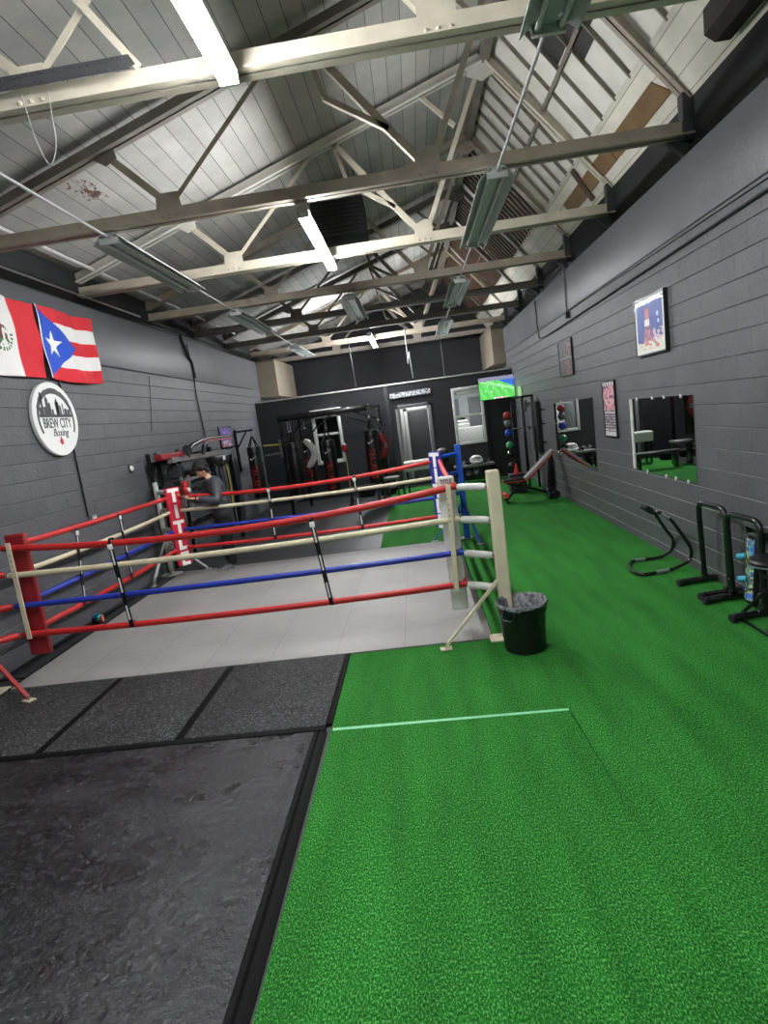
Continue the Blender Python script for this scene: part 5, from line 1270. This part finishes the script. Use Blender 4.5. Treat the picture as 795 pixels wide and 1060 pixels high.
# curly hair
hr = MB(); random.seed(4)
for k in range(150):
    a = random.uniform(0, 2 * PI); e = random.uniform(.0, 1.); z = e; r = math.sqrt(max(0, 1 - z * z)); x, y = r * math.cos(a), r * math.sin(a)
    if x > .45 and z < .42: continue
    if z < .25 and x > .1: continue
    hr.ball(hd(.106 * x - .008, .092 * y, .122 * z + .02), random.uniform(.022, .036), 8)
for k in range(40):
    a = random.uniform(PI * .6, PI * 1.4); z = random.uniform(-.45, .1); hr.ball(hd(.096 * math.cos(a), .08 * math.sin(a), .11 * z), .02, 8)
hr.ball(hd(-.01, 0, .04), .098, 16, sc=(1, .85, .9)); hr.build('hair', M['hair'], t)
# jacket
nd = [(pp(-.01, 0, .76), (.2, .17)), (pp(.0, 0, .98), (.2, .17)), (pp(.02, 0, 1.15), (.2, .17)), (pp(.05, 0, 1.3), (.2, .15)), (pp(.09, 0, 1.41), (.13, .12)), (pp(.12, 0, 1.47), .085)]
ed = [(0, 1), (1, 2), (2, 3), (3, 4), (4, 5)]
limb(3, [(pp(.06, .18, 1.36), .1), (pp(.1, .28, 1.24), .092), (EL_ + Z * .0, .085), (HL.lerp(EL_, .5), .072), (HL.lerp(EL_, .12), .048)])
limb(3, [(pp(.06, -.18, 1.36), .1), (pp(.15, -.19, 1.25), .09), (ER_ + Z * .0, .085), (HR.lerp(ER_, .5), .074), (HR.lerp(ER_, .12), .048)])
jk = skin_mesh('jacket', nd, ed, M['jacket'], t)
for z, r in ((.9, .165), (1.0, .166), (1.1, .166), (1.2, .16)):
    q = MB().tube([pp(.01 + math.cos(a) * r * .93, math.sin(a) * r * 1.12, z + .01 * math.cos(a)) for a in [2 * PI * k / 20 for k in range(20)]], .009, 6, closed=True)
    q.build('quilt_seam', M['jacket'], t)
nd = [(pp(-.01, 0, .93), (.17, .15)), (pp(-.01, 0, .82), (.17, .15))]; ed = [(0, 1)]
for s in (1, -1):
    limb(1, [(pp(0, s * .08, .7), (.12, .115)), (pp(.03 if s > 0 else -.01, s * .1, .48), .095), (pp(0, s * .11, .2), .08), (pp(0 if s > 0 else -.02, s * .115, .06), .078)])
skin_mesh('trousers', nd, ed, M['pants'], t)
for s, df in ((1, .07), (-1, .0)):
    q = pp(df, s * .12, 0)
    MB().add(*(lambda V: (V, [tuple(range(12))[::-1], tuple(range(12, 24))] + [(i, (i + 1) % 12, (i + 1) % 12 + 12, i + 12) for i in range(12)]))(
        [q + F * (.07 + math.cos(2 * PI * k / 12) * .15) + S * math.sin(2 * PI * k / 12) * .05 + Z * .002 for k in range(12)] + [q + F * (.03 + math.cos(2 * PI * k / 12) * .11) + S * math.sin(2 * PI * k / 12) * .04 + Z * (.085 - .03 * math.cos(2 * PI * k / 12)) for k in range(12)])).build('shoe', M['shoe'], t, bevel=.012)
# hands: palm plus five fingers each
def hand(w, d, side, spread):
    """w wrist, d pointing direction, side = +1 thumb towards S"""
    d = Vector(d).normalized(); sd_ = S * side; up = sd_.cross(d).normalized()
    if up.z < 0: up = -up
    nodes = [(w, (.026, .02)), (w + d * .045, (.034, .018)), (w + d * .08, (.036, .016))]; e = [(0, 1), (1, 2)]
    skin_mesh('hand_palm', nodes, e, M['skin'], t, 1)
    for k, (L, o_) in enumerate(((.068, .027), (.076, .009), (.07, -.009), (.055, -.027))):
        a = w + d * .075 + sd_ * o_; b1 = a + d * L * .45 - Z * .004; b2 = b1 + (d - up * 0 + Z * .45).normalized() * L * .33; b3 = b2 + (d * .4 + Z * .7).normalized() * L * .25
        skin_mesh('finger', [(a, .009), (b1, .0085), (b2, .008), (b3, .007)], [(0, 1), (1, 2), (2, 3)], M['skin'], t, 1)
    a = w + d * .02 + sd_ * .03; b1 = a + (d + sd_ * .8 + Z * .3).normalized() * .035; b2 = b1 + (d + sd_ * .1 + Z * .3).normalized() * .03
    skin_mesh('thumb', [(a, .011), (b1, .01), (b2, .009)], [(0, 1), (1, 2)], M['skin'], t, 1)
hand(HR, F * .6 + S * .3 + Z * .35, 1, 1); hand(HL, F * 1 - S * .2 + Z * .15, -1, 1)
ph = thing('mobile_phone', 'dark phone held in both hands of the person', 'phone', tuple(pp(.55, .17, 1.27)))
MB().obox(pp(.53, .17, 1.265), F + Z * .25, S, Z - F * .25, .15, .072, .009).build('phone_body', M['black'], ph, bevel=.004)

# ------------------------------------------------------------------ practical lamps and world
def area(name, loc, sx, sy, power, color=(1, 1, 1)):
    l = bpy.data.lights.new(name, 'AREA'); l.shape = 'RECTANGLE'; l.size = sx; l.size_y = sy; l.energy = power; l.color = color
    o = bpy.data.objects.new(name, l); COL.objects.link(o); o.location = loc; return o
area('office_ceiling_lamp', (1.6, 17.3, 2.78), .6, .6, 7); area('hallway_ceiling_lamp', (.1, 16.95, 2.78), .3, .3, 2.2); area('back_hall_lamp', (.1, 18.0, 2.78), .3, .3, 1.3)

wd = bpy.data.worlds.new('world'); scene.world = wd; wd.use_nodes = True
wd.node_tree.nodes['Background'].inputs[0].default_value = (.05, .055, .06, 1); wd.node_tree.nodes['Background'].inputs[1].default_value = .3

# ------------------------------------------------------------------ camera
F_PX = 611.54; yaw, pitch, roll = -.0694376, .1555, -.132999
cy, sy = math.cos(yaw), math.sin(yaw); right = Vector((cy, -sy, 0)); fwd = Vector((sy, cy, 0)); up = Vector((0, 0, 1))
cp, sp = math.cos(pitch), math.sin(pitch); f2 = fwd * cp - up * sp; u2 = up * cp + fwd * sp
cr, sr = math.cos(roll), math.sin(roll); r3 = right * cr + u2 * sr; u3 = u2 * cr - right * sr
cam = bpy.data.cameras.new('camera'); co = bpy.data.objects.new('camera', cam); COL.objects.link(co)
cam.sensor_fit = 'VERTICAL'; cam.sensor_height = 36; cam.lens = F_PX / 1060 * 36; cam.clip_start = .05; cam.clip_end = 100
m4 = Matrix((r3, u3, -f2)).transposed().to_4x4(); m4.translation = Vector((0, 0, 2)); co.matrix_world = m4
scene.camera = co
vs_ = scene.view_settings; scene.display_settings.display_device = 'sRGB'; vs_.view_transform = 'Standard'; vs_.look = 'None'; vs_.gamma = 1; vs_.use_curve_mapping = False; vs_.exposure = 2.7
scene.cycles.use_denoising = True
scene.cycles.max_bounces = 8; scene.cycles.diffuse_bounces = 5; scene.cycles.glossy_bounces = 4; scene.cycles.sample_clamp_indirect = 6
